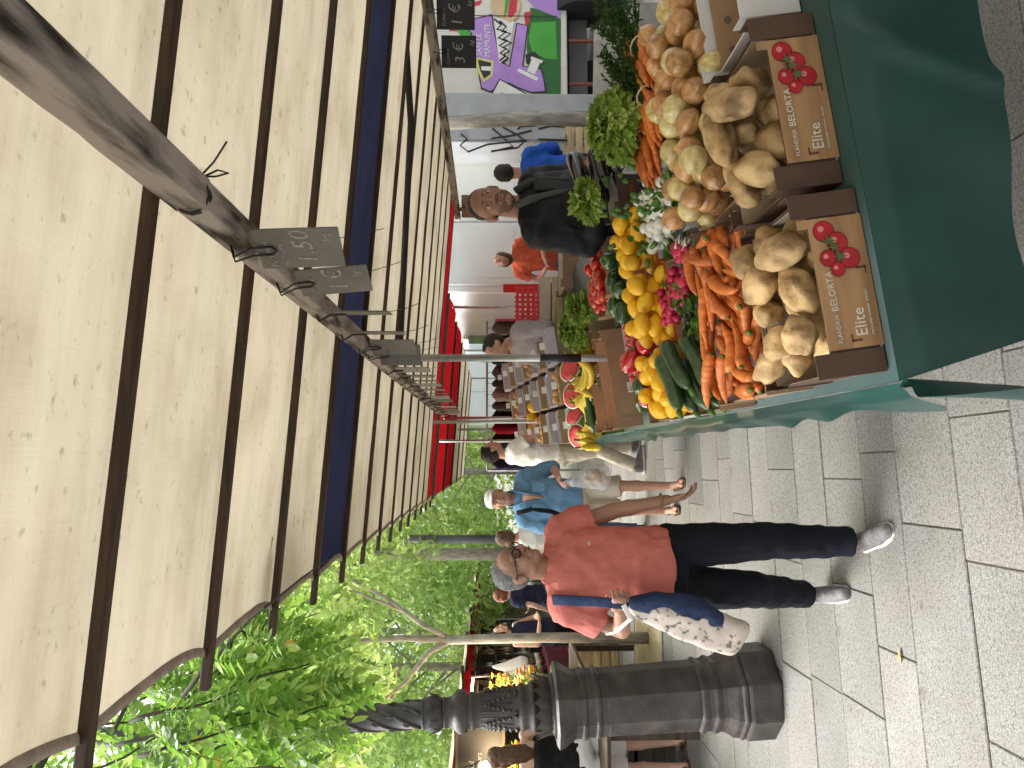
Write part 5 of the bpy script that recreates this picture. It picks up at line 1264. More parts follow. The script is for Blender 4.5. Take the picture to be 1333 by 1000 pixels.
def onion_fn(q, p):
    t = max(0, p.z); b = max(0, -p.z)
    k = 1 - .55 * max(0, t - .78) / .22 if t > .78 else 1
    return V((q.x * k, q.y * k, q.z * (1 + .35 * max(0, t - .75) * 2 + .12 * max(0, b - .85) * 3)))
ONI = [blob('onion', m_oni if k % 3 else m_oni2, (.040 * a, .040 * a, .038), .05, 2, k, fn=onion_fn) for k, a in enumerate((1, 1.12, .9, 1.05, .95, .85))]
def lem_fn(q, p):
    e = max(0, abs(p.x) - .8) / .2
    return V((q.x * (1 + .18 * e), q.y * (1 - .15 * e), q.z * (1 - .15 * e)))
LEM = []
for k in range(4):
    m = MB(); n_ = 16; pts, rs = [], []
    for i in range(n_ + 1):
        a = math.pi * i / n_; x_ = -math.cos(a); rr = max(.004, .031 * math.sin(a) ** .85); ex = .041 * x_ + (.006 * max(0, x_ - .85) / .15) - (.004 * max(0, -x_ - .85) / .15); pts.append((ex, 0, 0)); rs.append(rr * (1 + .02 * k))
    LEM.append(m.tube(pts, rs, 16).mesh('lemon', m_lem, True))
def pepper_mesh(name, mat, L, w, seed):
    m = MB(); n_, q = 24, 14; vs, fs = [], []
    r = random.Random(seed); ph = r.uniform(0, 3)
    for i in range(q + 1):
        t = i / q; prof = (math.sin(math.pi * min(1, t * 1.02 + .0)) ** .45) * (1 - .25 * t)
        if t == 0: prof = .25
        for k in range(n_):
            a = 2 * math.pi * k / n_; lob = 1 + .13 * abs(math.cos(1.5 * a + ph)) + .05 * noise.noise(V((math.cos(a), math.sin(a), t * 2 + seed)))
            dip = -.14 * L * max(0, 1 - t * 7) * 1
            vs.append((L * (t - .5) - dip * .0, w * prof * lob * math.cos(a), w * prof * lob * math.sin(a)))
    for i in range(q):
        for k in range(n_): fs.append((i * n_ + k, i * n_ + (k + 1) % n_, (i + 1) * n_ + (k + 1) % n_, (i + 1) * n_ + k))
    fs.append(tuple(range(n_))); fs.append(tuple(q * n_ + k for k in range(n_)))
    return m.add(vs, fs).mesh(name, mat, True)
RP = [pepper_mesh('red_pepper', m_rpep, .135, .050, k) for k in range(3)]; GP = [pepper_mesh('green_pepper', m_gpep, .110, .044, 10 + k) for k in range(3)]
PSTEM = MB().tube([(-.045, 0, 0), (-.062, .002, .003), (-.078, .008, .008)], [.014, .006, .005], 8).mesh('stem', m_grn, True)
def long_mesh(name, mat, L, r0, r1, seed, bend=.02):
    n_ = 14; pts, rs = [], []
    for i in range(n_ + 1):
        t = i / n_; pts.append((L * (t - .5), bend * math.sin(t * 3.14), 0)); e = (r0 + (r1 - r0) * t) * min(1, math.sin(math.pi * min(.5, t * 2.2 + .04)) , math.sin(math.pi * min(.5, (1 - t) * 3 + .05)))
        rs.append(max(.003, e))
    return MB().tube(pts, rs, 14).mesh(name, mat, True)
ZUC = [long_mesh('courgette', m_zuc, .29, .026, .032, k, b) for k, b in enumerate((.01, .02, .005))]
AUB = [long_mesh('aubergine', m_aub, .23, .024, .042, k, .02) for k in range(2)]
CUC = [long_mesh('cucumber', m_gpep, .30, .021, .021, k, .01) for k in range(2)]
TOM = [blob('tomato', m_tom, (.033, .033, .027), .06, 2, k, 16, 10) for k in range(3)]; CHT = [blob('cherry_tomato', m_tom, (.015, .015, .015), .03, 2, 1, 10, 7)]
STAR = MB().add([(0, 0, .003)] + [((.018 if i % 2 == 0 else .005) * math.cos(i * math.pi / 5), (.018 if i % 2 == 0 else .005) * math.sin(i * math.pi / 5), (.000 if i % 2 else -.003)) for i in range(10)], [(0, i + 1, (i + 1) % 10 + 1) for i in range(10)]).mesh('calyx', m_grn)

# piles: items are chains of spheres dropped into a box frame
class Pile:
    def __init__(s, w, d, floor=0.0, zmax=9): s.S = []; s.w, s.d, s.f, s.zmax = w, d, floor, zmax
    def z_at(s, sph):
        z = s.f
        for (x, y, dz, r) in sph:
            z = max(z, s.f + r - dz)
            for (X, Y, Z, Q) in s.S:
                d2 = (x - X) ** 2 + (y - Y) ** 2; rr = (r + Q) * .93
                if d2 < rr * rr: z = max(z, Z + math.sqrt(rr * rr - d2) - dz)
        return z
    def drop(s, gen, tries=10):
        best = None
        for _ in range(tries):
            M, sph = gen()
            z = s.z_at(sph)
            if best is None or z < best[0]: best = (z, M, sph)
        z, M, sph = best
        if z > s.zmax: return M, 99
        for (x, y, dz, r) in sph: s.S.append((x, y, z + dz, r))
        return Matrix.Translation((0, 0, z)) @ M, z
def gen_blob(w, d, rx, ry, rz, mg=.0, tilt=.5, r_=random):
    def g():
        x, y = r_.uniform(rx * .8 + mg, w - rx * .8 - mg), r_.uniform(rx * .8 + mg, d - rx * .8 - mg); a = r_.uniform(0, 6.28); b = r_.uniform(-tilt, tilt)
        M = Matrix.Translation((x, y, 0)) @ Matrix.Rotation(a, 4, 'Z') @ Matrix.Rotation(b, 4, 'Y') @ Matrix.Rotation(r_.uniform(0, 6.28), 4, 'X')
        n_ = 3 if rx > ry * 1.25 else 1; sph = []
        rm = (ry + rz) / 2
        for k in range(n_):
            o = (k - (n_ - 1) / 2) * (rx - rm) if n_ > 1 else 0
            sph.append((x + o * math.cos(a) * math.cos(b), y + o * math.sin(a) * math.cos(b), -o * math.sin(b), rm))
        return M, sph
    return g
def gen_long(w, d, L, r0, r1, ang, da, tilt=.15, r_=random, ov=.0):
    def g():
        a = ang + r_.gauss(0, da); x, y = r_.uniform(L * .5 * abs(math.cos(a)) * .9 - ov, w - L * .5 * abs(math.cos(a)) * .9 + ov), r_.uniform(L * .5 * abs(math.sin(a)) * .9 - ov, d - L * .5 * abs(math.sin(a)) * .9 + ov); b = r_.uniform(-tilt, tilt)
        M = Matrix.Translation((x, y, 0)) @ Matrix.Rotation(a, 4, 'Z') @ Matrix.Rotation(b, 4, 'Y') @ Matrix.Rotation(r_.uniform(0, 6.28), 4, 'X')
        sph = []
        for k in range(6):
            t = k / 5; o = (t - .5) * L * .92; sph.append((x + o * math.cos(a) * math.cos(b), y + o * math.sin(a) * math.cos(b), -o * math.sin(b), r0 + (r1 - r0) * t))
        return M, sph
    return g
SLOPE = math.atan(.14)
def bframe(x, y, rz=0, lift=0, tilt=True):
    return Matrix.Translation((x, y, zt(x) + lift)) @ Matrix.Rotation(-SLOPE if tilt else 0, 4, 'Y') @ Matrix.Rotation(rz, 4, 'Z')
def place(name, me, F, M, label, cat, group):
    o = link(name, me); o.matrix_world = F @ M; o.matrix_basis = F @ M; return tag(o, label, cat, group)
m_kraft = pm('kraft_card', (.33, .215, .125), .85, .12, 8, bump=.1, rnd=.08); m_kin = pm('card_inside', (.46, .38, .30), .9, .1, 8); m_dcard = pm('dark_brown_card', (.075, .042, .026), .7, .2, 8); m_wcard = pm('white_card', (.62, .61, .60), .8, .08); m_ocard = pm('orange_card', (.50, .12, .03), .7); m_navcard = pm('navy_card', (.015, .02, .05), .6); m_lilac = pm('lilac_card', (.45, .40, .46), .8)
m_pine = woodmat('print_pine', (.30, .165, .075), (.46, .27, .125), 2.2, (1.5, 12, 12), .55, .05)
def cbox(F, w, d, h, label, outer=m_kraft, inner=m_kin, group='open cardboard trays of the display', low_front=0, posts=True, flaps=(), name='cardboard_box', front_mat=None):
    t = empty(name, (0, 0, 0), 0, label, 'box', group); t.matrix_basis = F
    th = .005; e = .0008
    def panel(nm, x0, x1, y0, y1, z0, z1, mt, par=t): return MB().bx(x0, x1, y0, y1, z0, z1).build(nm, mt, par)
    panel('base', 0, w, 0, d, .001, .006, inner)
    for nm, a in (('front_wall', (0, w, 0, th, h - low_front)), ('back_wall', (0, w, d - th, d, h - low_front * .3)), ('side_wall', (0, th, th + e, d - th - e, h * .86)), ('side_wall', (w - th, w, th + e, d - th - e, h * .86))):
        x0, x1, y0, y1, z1 = a
        o = panel(nm, x0, x1, y0, y1, .0065, z1, front_mat if nm == 'front_wall' and front_mat else outer)
        if nm == 'side_wall':
            xi = x1 + .0006 if x0 == 0 else x0 - .0006 - .002
            panel('lining', xi, xi + .002, y0 + .004, y1 - .004, .007, z1 - .004, inner, o)
        else:
            yi = y1 + .0006 if y0 == 0 else y0 - .0006 - .002
            panel('lining', x0 + .008, x1 - .008, yi, yi + .002, .007, z1 - .004, inner, o)
    if posts:
        for x_ in (0, w):
            for y_ in (0, d):
                sx = 1 if x_ == 0 else -1; sy = 1 if y_ == 0 else -1; q = .05
                xa, xb = sorted((x_ - sx * .003, x_ + sx * q)); ya, yb = sorted((y_ - sy * .003, y_ - sy * .0006))
                m = MB().bx(xa, xb, ya, yb, .002, h + .018)
                ya2, yb2 = sorted((y_ - sy * .0004, y_ + sy * q)); xa2, xb2 = sorted((x_ - sx * .003, x_ - sx * .0006)); m.bx(xa2, xb2, ya2, yb2, .002, h + .018)
                m.build('corner_post', outer, t)
    return t
def elite_box(F, w, d, h, label):
    t = cbox(F, w, d, h - .02, label, m_dcard, m_kin, 'printed wood look boxes at the front of the table', low_front=.018, posts=True)
    ins = MB().extr([(.055, -.0045, .0), (w - .055, -.0045, .0), (w - .055, -.0045, h - .012), (w - .075, -.0045, h - .012), (w - .075, -.0045, h - .036), (.075, -.0045, h - .036), (.075, -.0045, h - .036), (.055, -.0045, h - .036)], (0, -.0012, 0)).build('printed_panel', m_pine, t)
    y_ = -.0062
    tm_ = pm('print_tomato', (.38, .015, .025), .35, .25, 30); tmd = pm('print_tomato_rim', (.16, .006, .012), .4); tmh = pm('print_tomato_glint', (.62, .22, .20), .4); tg = pm('print_calyx', (.07, .13, .035), .6)
    for k, (x_, z_, r_) in enumerate(((w - .085, .117, .024), (w - .112, .092, .0235), (w - .145, .118, .019), (w - .150, .072, .0235), (w - .172, .102, .016), (w - .13, .068, .0))):
        if not r_: continue
        for s_, mt_, dy, dx in ((1, tmd, 0, 0), (.9, tm_, .0002, .0), (.28, tmh, .0004, .25)):
            MB().extr([(x_ + dx * r_ + r_ * s_ * math.cos(a), y_ - .0009 * k - dy, z_ - .03 + dx * r_ + r_ * s_ * math.sin(a)) for a in [i * math.pi / 12 for i in range(24)]], (0, -.0001, 0)).build('printed_tomato', mt_, t)
    for k, (x_, z_) in enumerate(((w - .122, .085), (w - .145, .075), (w - .108, .094))):
        MB().extr([(x_ + (.017 if i % 2 else .005) * math.cos(i * math.pi / 6 + k), y_ - .0062 - .0004 * k, z_ - .012 + (.017 if i % 2 else .005) * math.sin(i * math.pi / 6 + k)) for i in range(12)], (0, -.0003, 0)).build('printed_calyx', tg, t)
    m_prt = pm('print_white', (.62, .58, .50), .7); m_pb = pm('print_brown', (.12, .04, .02), .7)
    for key, x_, z_, mt in (('elite', .078, .032, m_prt), ('flandria', .068, .088, m_prt), ('belorta', .138, .086, m_prt), ('fine', .078, .018, m_prt)):
        o = link('printed_lettering', TX[key], None, t)
        if not o.data.materials: o.data.materials.append(mt)
        o.matrix_local = Matrix.Translation((x_, y_ - .0006, z_)) @ Matrix.Rotation(R(90), 4, 'X')
    for (x0, x1, z0, z1) in ((.068, .073, .045, .068), (.068, .085, .065, .068), (.225, .230, .010, .033), (.213, .230, .010, .013)):
        MB().bx(x0, x1, y_ - .001, y_ - .0002, z0, z1).build('printed_bracket', m_pb, t)
    return t
# --- front potato boxes
FB1 = bframe(.185, 1.615); FB2 = bframe(.615, 1.655)
elite_box(FB1, .40, .31, .155, 'left printed wood look potato box reading Elite, at the table corner')
elite_box(FB2, .40, .31, .155, 'right printed wood look box reading Elite, holding long potatoes')
P = Pile(.40, .31, .02, .175)
for k in range(80):
    i = random.randrange(5); M, z = P.drop(gen_blob(.40, .31, .055, .040, .036, .005), 14)
    if z > .185: continue
    place('potato', POT[i], FB1, M, 'potato heaped in the left printed box', 'potato', 'potatoes in the left printed box')
P = Pile(.40, .31, .03, .195)
for k in range(70):
    i = random.randrange(4); M, z = P.drop(gen_blob(.40, .31, .088, .040, .037, .0), 14)
    if z > .20: continue
    place('potato', YAM[i], FB2, M, 'long potato heaped in the right printed box', 'potato', 'long potatoes in the right printed box')
# box at the picture edge
FB3 = bframe(1.045, 1.70); cbox(FB3, .40, .31, .13, 'grey white tray at the picture edge beside the right printed box', m_wcard, m_wcard)
# --- loose carrots
FC = bframe(.18, 2.0); cbox(FC, .50, .42, .11, 'kraft tray of loose carrots behind the left potato box', m_kraft, m_lilac)
P = Pile(.50, .42, .03, .165)
for k in range(130):
    i = random.randrange(5); L = (.17, .19, .15, .18, .14)[i]; M, z = P.drop(gen_long(.50, .42, L, .019, .009, random.choice((.4, 1.0, 2.2, 3.4, 4.2)), .5, .2), 9)
    if z > .175: continue
    o = place('carrot', CAR[i], FC, M, 'loose carrot lying in the kraft tray', 'carrot', 'loose carrots in the kraft tray')
    link('stalk_scar', CROWN, None, o, Matrix.Translation((-L / 2, 0, 0)))
# --- onions
FO = bframe(.73, 1.99, lift=.0); cbox(FO, .66, .37, .10, 'dotted cardboard tray of onions behind the long potatoes', m_kraft, m_wcard)
P = Pile(.66, .37, .05, .205)
for k in range(260):
    i = random.randrange(6); M, z = P.drop(gen_blob(.66, .37, .040, .040, .038, .0, .9), 12)
    if z > .215: continue
    place('onion', ONI[i], FO, M, 'onion heaped in the dotted tray', 'onion', 'onions in the dotted tray')
mdot = pm('print_dots', (.12, .09, .08), .8)
for k in range(7):
    o = MB().tube([(0, 0, 0), (0, -.001, 0)], .010, 10).build('printed_dot', mdot, [q for q in COL.objects if q.get('label', '').startswith('dotted')][0]); o.location = (.05 + k * .085, -.0035, .06)
# --- courgettes
FZ = bframe(.165, 2.45); cbox(FZ, .27, .30, .10, 'brown tray of courgettes at the table edge', m_kraft, m_kin)
P = Pile(.27, .30, .02)
for k in range(9):
    i = random.randrange(3); M, z = P.drop(gen_long(.27, .30, .29, .026, .031, R(48), .12, .06), 10)
    o = place('courgette', ZUC[i], FZ, M, 'dark green courgette in the tray at the table edge', 'courgette', 'courgettes at the table edge')
    link('stem', MB().tube([(-.142, 0, 0), (-.172, 0, .002)], [.011, .008], 6).mesh('stem', m_grn, True), None, o)
# --- radish bunches
FR = bframe(.46, 2.47); cbox(FR, .29, .38, .09, 'tray of pink radish bunches between courgettes and white onions', m_kraft, m_lilac)
RAD = blob('radish', m_rad, (.017, .0125, .0125), .05, 2, 3, 10, 8); RT = MB().tube([(.015, 0, 0), (.022, .001, 0), (.04, .003, -.004)], [.006, .003, .0008], 6).mesh('root_tip', m_whi, True)
def greens(m, c, dirs, n, L, wd, r):
    for k in range(n):
        d = (V(dirs) + V((r.uniform(-.6, .6), r.uniform(-.6, .6), r.uniform(-.3, .6)))).normalized(); p = V(c) + d * r.uniform(.02, L)
        leaflet(m, p, d + V((r.uniform(-.8, .8), r.uniform(-.8, .8), r.uniform(-.5, .5))), (r.uniform(-.5, .5), r.uniform(-.5, .5), 1), wd * r.uniform(1.6, 3), wd)
rr = random.Random(9)
for bx_, by_, a in ((.08, .09, .3), (.20, .10, -.4), (.08, .24, .8), (.21, .24, 2.6), (.13, .34, 1.6), (.14, .16, 1.1)):
    t = empty('radish_bunch', (0, 0, 0), 0, 'bunch of pink radishes with leafy tops', 'radishes', 'radish bunches in their tray'); t.matrix_basis = FR @ Matrix.Translation((bx_, by_, .10 + rr.uniform(.0, .03))) @ Matrix.Scale(1.25, 4) @ Matrix.Rotation(a, 4, 'Z')
    for k in range(15):
        M = Matrix.Translation((.03 + .012 * (k % 3), -.045 + .0225 * (k % 5), .012 * (k // 5) + rr.uniform(0, .006))) @ Matrix.Rotation(rr.uniform(-.4, .4), 4, 'Z') @ Matrix.Rotation(rr.uniform(-.2, .4), 4, 'Y')
        o = link('radish', RAD, None, t, M); link('root_tip', RT, None, o)
    g_ = MB(); greens(g_, (-.02, 0, .0), (-1, 0, .0), 26, .08, .013, rr); g_.build('leaves', m_leafg, t)
# --- white spring onions
FW = bframe(.79, 2.52); cbox(FW, .26, .42, .09, 'tray of white spring onions next to the lemons', m_wcard, m_wcard)
WB = blob('bulb', m_whi, (.022, .022, .021), .05, 2, 5, 12, 9); P = Pile(.26, .42, .085, .16)
for k in range(110):
    M, z = P.drop(gen_blob(.26, .42, .021, .021, .021, 0, 1.2), 10)
    if z > .17: continue
    o = place('spring_onion', WB, FW, M, 'white spring onion bulb in the white tray', 'onion', 'white spring onions'); 
    link('stem', MB().tube([(0, 0, .018), (.002, 0, .035), (.006, 0, .06)], [.008, .006, .004], 6).mesh('stem', m_grn, True) if k % 3 == 0 else COL.objects['stem'].data, None, o)
g_ = MB(); greens(g_, (.10, .03, .10), (0, -.4, .2), 60, .13, .014, rr); greens(g_, (.05, .36, .10), (.4, .3, .2), 50, .12, .013, rr); o = g_.build('herb_bunch', m_leafg); o.matrix_basis = FW; tag(o, 'leafy green herbs tucked beside the white spring onions', 'herbs', None, 'stuff')
# green leek like stalks
lk = empty('green_bean_bundle', (0, 0, 0), 0, 'bundle of slim green beans beside the onions', 'beans'); lk.matrix_basis = bframe(1.0, 2.6, lift=.13)
for k in range(16):
    a = rr.uniform(-.15, .15); o = MB().tube([(-.09, 0, 0), (0, .006, .004), (.09, 0, 0)], [.003, .0055, .003], 6).build('bean', m_grn, lk, smooth=True); o.matrix_local = Matrix.Translation((.02 + .01 * (k % 6), .012 * (k % 5), .01 * (k // 5))) @ Matrix.Rotation(R(100) + a, 4, 'Z')
# --- lemons
for n_, (x0, y0, w_, d_, cnt, mx, lb) in enumerate(((.165, 2.77, .28, .38, 70, .21, 'left'), (.46, 2.865, .30, .28, 60, .225, 'middle'), (.77, 2.96, .28, .30, 60, .225, 'right'))):
    FL = bframe(x0, y0); cbox(FL, w_, d_, .10, '%s tray of yellow lemons across the display' % lb, m_ocard if n_ else m_wcard, m_kin); P = Pile(w_, d_, .02, mx)
    for k in range(cnt * 2):
        M, z = P.drop(gen_blob(w_, d_, .044, .031, .031, 0, .5), 11)
        if z > mx: continue
        place('lemon', LEM[random.randrange(4)], FL, M, 'yellow lemon heaped in the %s lemon tray' % lb, 'lemon', 'lemons in the %s tray' % lb)
# --- peppers
FP = bframe(.17, 3.19); cbox(FP, .44, .36, .10, 'tray of red peppers at the table edge behind the lemons', m_kraft, m_kin); P = Pile(.44, .36, .075)
for k in range(8):
    M, z = P.drop(gen_blob(.44, .36, .064, .050, .050, .0, .4), 12)
    o = place('red_pepper', RP[k % 3], FP, M, 'glossy red pepper behind the lemons', 'pepper', 'red peppers'); link('stem', PSTEM, None, o)
FG = bframe(.62, 3.30, lift=.03); cbox(FG, .34, .34, .10, 'tray of green peppers next to the red ones', m_kraft, m_kin); P = Pile(.34, .34, .07)
for k in range(14):
    M, z = P.drop(gen_blob(.34, .34, .048, .038, .038, .0, .4), 12)
    o = place('green_pepper', GP[k % 3], FG, M, 'dark green pepper in the tray beside the red peppers', 'pepper', 'green peppers'); link('stem', PSTEM, None, o)
for k, (x_, y_) in enumerate(((.33, 3.50), (.48, 3.5), (.25, 3.52))):
    o = place('green_pepper', GP[k], bframe(x_, y_, lift=.14), Matrix.Rotation(k * 1.3, 4, 'Z'), 'dark green pepper lying behind the red peppers', 'pepper', 'green peppers behind the red ones'); link('stem', PSTEM, None, o)
# --- aubergines, printed box
FA = bframe(.99, 3.0, R(-8), lift=.10); cbox(FA, .36, .26, .12, 'black printed box holding the aubergines before the stallholder', m_dcard, m_kin, flaps=())
P = Pile(.36, .26, .03)
for k in range(7):
    M, z = P.drop(gen_long(.36, .26, .23, .026, .040, .3, .35, .1), 10); o = place('aubergine', AUB[k % 2], FA, M, 'shiny black aubergine in the dark printed box', 'aubergine', 'aubergines')
    link('calyx', MB().tube([(-.122, 0, 0), (-.105, 0, 0), (-.085, 0, 0)], [.006, .014, .021], 8).mesh('calyx', m_grn, True), None, o)
bk = [q for q in COL.objects if q.get('label', '').startswith('black printed box')][0]
o = link('printed_lettering', TX['desert'], pm('print_red', (.42, .07, .04), .6), bk); o.matrix_local = Matrix.Translation((.03, -.0038, .05)) @ Matrix.Rotation(R(90), 4, 'X')
# --- tomatoes, cherry tomatoes
FT = bframe(.80, 3.66, R(10), lift=.10); cbox(FT, .30, .36, .09, 'tray of red tomatoes beside the stallholder', m_kraft, m_kin); P = Pile(.30, .36, .04, .13)
for k in range(34):
    M, z = P.drop(gen_blob(.30, .36, .033, .033, .028, 0, .4), 10); 
    if z > .13: continue
    o = place('tomato', TOM[k % 3], FT, M, 'red tomato in the tray beside the stallholder', 'tomato', 'tomatoes'); link('calyx', STAR, None, o, Matrix.Translation((0, 0, .026)))
FH = bframe(.35, 3.66, lift=.02); cbox(FH, .42, .30, .08, 'tray of small cherry tomatoes behind the peppers', m_wcard, m_wcard); P = Pile(.42, .30, .04)
for k in range(120):
    M, z = P.drop(gen_blob(.42, .30, .015, .015, .015, 0, .4), 5)
    place('cherry_tomato', CHT[0], FH, M, 'small cherry tomato in the tray behind the peppers', 'tomato', 'cherry tomatoes')
# basil and cos leaves
def leafy_head(name, loc, r0, n, label, cat, mat, L, wd, seed, squash=.8, curl=True, grp=None):
    r = random.Random(seed); m = MB()
    for k in range(n):
        a = r.uniform(0, 6.28); e = r.uniform(-.25, 1.0) ; d = V((math.cos(a) * math.cos(e * 1.4), math.sin(a) * math.cos(e * 1.4), math.sin(e * 1.4)))
        rad = r0 * r.uniform(.55, 1.0); c = d * rad; c.z *= squash
        # crinkled leaf: fan of small facets with a frilled rim
        up_ = d; t1 = d.cross(V((0, 0, 1.01))).normalized(); t2 = up_.cross(t1); s_ = L * r.uniform(.6, 1.2); vs, fs = [c - d * s_ * .5], []
        nn = 9
        for i in range(nn):
            b = -1.25 + 2.5 * i / (nn - 1); fr = .22 * (1 if i % 2 else -1)
            vs.append(c + (t2 * math.cos(b) * .9 + t1 * math.sin(b)) * s_ * .55 + d * s_ * (.10 + fr * .5)); vs.append(c + (t2 * math.cos(b) * .9 + t1 * math.sin(b)) * s_ * 1.0 + d * s_ * (.25 + fr * (1 + r.uniform(-.4, .4))))
        for i in range(nn - 1):
            fs.append((0, 1 + 2 * i, 3 + 2 * i)); fs.append((1 + 2 * i, 2 + 2 * i, 4 + 2 * i, 3 + 2 * i))
        m.add(vs, fs)
    o = m.build(name, mat); o.location = loc
    return tag(o, label, cat, grp)
p = W(806, 165, 2.72); leafy_head('lettuce', p, .125, 680, 'large curly green lettuce on the white box beside the onions', 'lettuce', m_let, .033, .03, 3, .95)
p = W(752, 428, 4.6); leafy_head('lettuce', p, .13, 480, 'far curly lettuce behind the taped pole', 'lettuce', m_let, .034, .03, 4, .9)
p = W(755, 402, 4.55); leafy_head('celery_bunch', W(758, 400, 4.3), .10, 150, 'pale leafy celery bunch right of the far lettuce', 'celery', m_let, .04, .03, 6, 1.0)
p = W(765, 262, 3.05); leafy_head('basil_bunch', p, .075, 120, 'bright green basil in front of the stallholder', 'herbs', m_let, .04, .03, 8, .9)
# supports for those heads
def prop_box(cx, cy, zb, w, d, h, label, mt=m_kraft, rz=0, inn=m_kin, grp='open cardboard trays of the display'):
    F_ = Matrix.Translation((cx, cy, zb)) @ Matrix.Rotation(rz, 4, 'Z') @ Matrix.Translation((-w / 2, -d / 2, 0)); return cbox(F_, w, d, h, label, mt, inn, grp)
# white box with hand hole carrying the lettuce
wb = empty('white_crate', (1.46, 2.98, zt(1.3) + .0), R(-14), 'white painted box with an arched hand hole behind the carrot bunches', 'box')
m_ps = pm('dirty_white_paint', (.50, .50, .49), .7, .3, 14, c2=(.62, .62, .61), bump=.3)
MB().bx(-.32, .30, -.17, .17, .0, .02).build('base', m_ps, wb)
arch = [(-.32, .02), (.30, .02), (.30, .17), (.12, .17), (.11, .10), (.085, .125), (.05, .135), (.015, .125), (-.01, .10), (-.02, .17), (-.32, .17)]
MB().extr([(x_, -.17, z_) for x_, z_ in arch], (0, .015, 0)).build('front_wall', m_ps, wb); MB().bx(-.32, .30, .155, .17, .021, .17).build('back_wall', m_ps, wb)
for x_ in (-.32, .285): MB().bx(x_, x_ + .015, -.154, .154, .021, .17).build('side_wall', m_ps, wb)
MB().bx(-.335, .315, .171, .186, .0, .26).build('tall_back', m_ps, wb)
MB().bx(-.30, .05, -.15, .15, .172, .178).build('lid', m_ps, wb)
nb = cbox(bframe(.99, 2.72, R(-30), lift=.02), .36, .10, .14, 'navy printed carton leaning under the lettuce', m_navcard, m_wcard)
o = link('printed_lettering', TX['pinata'], m_wcard, nb); o.matrix_local = Matrix.Translation((.05, -.0038, .06)) @ Matrix.Rotation(R(90), 4, 'X')
# bunches of carrots with feathery tops
for k, (x_, y_, a) in enumerate(((1.20, 2.44, 200), (1.36, 2.42, 203), (1.28, 2.58, 198), (1.46, 2.58, 206), (1.12, 2.60, 194))):
    t = empty('carrot_bunch', (0, 0, 0), 0, ('front bunch of carrots with feathery green tops beside the onions', 'bunch of carrots at the picture edge above the onions', 'middle bunch of carrots with feathery tops', 'rear bunch of carrots lying against the white box', 'farthest bunch of carrots under the lettuce')[k], 'carrots', 'bunched carrots'); t.matrix_basis = bframe(x_, y_, R(a), lift=.165)
    for q in range(11):
        M = Matrix.Translation((.10, -.05 + .02 * (q % 6), .022 * (q // 6) + rr.uniform(0, .008))) @ Matrix.Rotation(rr.uniform(-.16, .16), 4, 'Z') @ Matrix.Rotation(rr.uniform(-.05, .1), 4, 'Y') @ Matrix.Scale(1.0, 4)
        link('carrot', CAR[q % 5], None, t, M)
    g_ = MB()
    for q in range(16):
        d = V((-1, rr.uniform(-.45, .45), rr.uniform(-.1, .5))).normalized(); b_ = V((.01, -.04 + .006 * q, .03)); g_.tube([b_, b_ + d * .09, b_ + d * .17 + V((0, 0, -.015))], [.003, .002, .001], 4)
        for z_ in range(30):
            c_ = b_ + d * rr.uniform(.06, .20); leaflet(g_, c_, d + V((rr.uniform(-1, 1), rr.uniform(-1, 1), rr.uniform(-.8, .8))), (rr.uniform(-1, 1), rr.uniform(-1, 1), 1), .026, .003)
    g_.build('feathery_tops', m_dill, t)
    MB().tube([(.0, .045 * math.cos(q_), .03 + .03 * math.sin(q_)) for q_ in [i * math.pi / 6 for i in range(13)]], .003, 5).build('raffia_tie', m_root, t)
# --- second half of the table: cardboard trays, cucumbers, bananas, melons, stacked fruit trays
for k, (x_, y_, w_, d_) in enumerate(((.17, 4.02, .52, .34), (.17, 4.40, .30, .36), (.50, 4.40, .30, .36))):
    cbox(bframe(x_, y_, lift=.05), w_, d_, .14, ('wide kraft tray with tomatoes, first behind the peppers', 'kraft tray at the table edge before the bananas', 'kraft tray by the foot of the taped pole')[k], m_kraft, pm('tan_card_inside', (.50, .30, .18), .85, .1))
    P = Pile(w_, d_, .01)
    for q in range(10):
        M, z = P.drop(gen_blob(w_, d_, .033, .033, .028, 0, .4), 6); o = place('tomato', TOM[q % 3], bframe(x_, y_, lift=.05), M, 'red tomato at the bottom of a kraft tray', 'tomato', 'tomatoes in the kraft trays'); link('calyx', STAR, None, o, Matrix.Translation((0, 0, .026)))
FK = bframe(.17, 4.82, lift=.10); cbox(bframe(.16, 4.80, lift=.02), .6, .34, .10, 'green lined tray of cucumbers before the bananas', m_grn, m_grn); P = Pile(.6, .3, .0)
for k in range(16):
    M, z = P.drop(gen_long(.6, .3, .30, .021, .021, .1, .15, .05), 8); place('cucumber', CUC[k % 2], FK, M, 'cucumber lying before the bananas', 'cucumber', 'cucumbers')
def banana(seed, flip=1):
    pts, rs = [], []
    for i in range(13):
        t = i / 12; a = -1.0 + 2.0 * t; pts.append((.125 * math.sin(a), 0, -.125 * math.cos(a) + .10)); e = .0185 * min(1, math.sin(math.pi * min(.5, t * 2.0 + .07)), math.sin(math.pi * min(.5, (1 - t) * 2.0 + .05))); rs.append(max(.005, e))
    return MB().tube(pts, rs, 6).mesh('banana', m_ban, True)
BAN = banana(0); BT = MB().cap((.105, 0, .032), (.125, 0, .052), .006, .007, 6).mesh('banana_tip', m_bant, True)
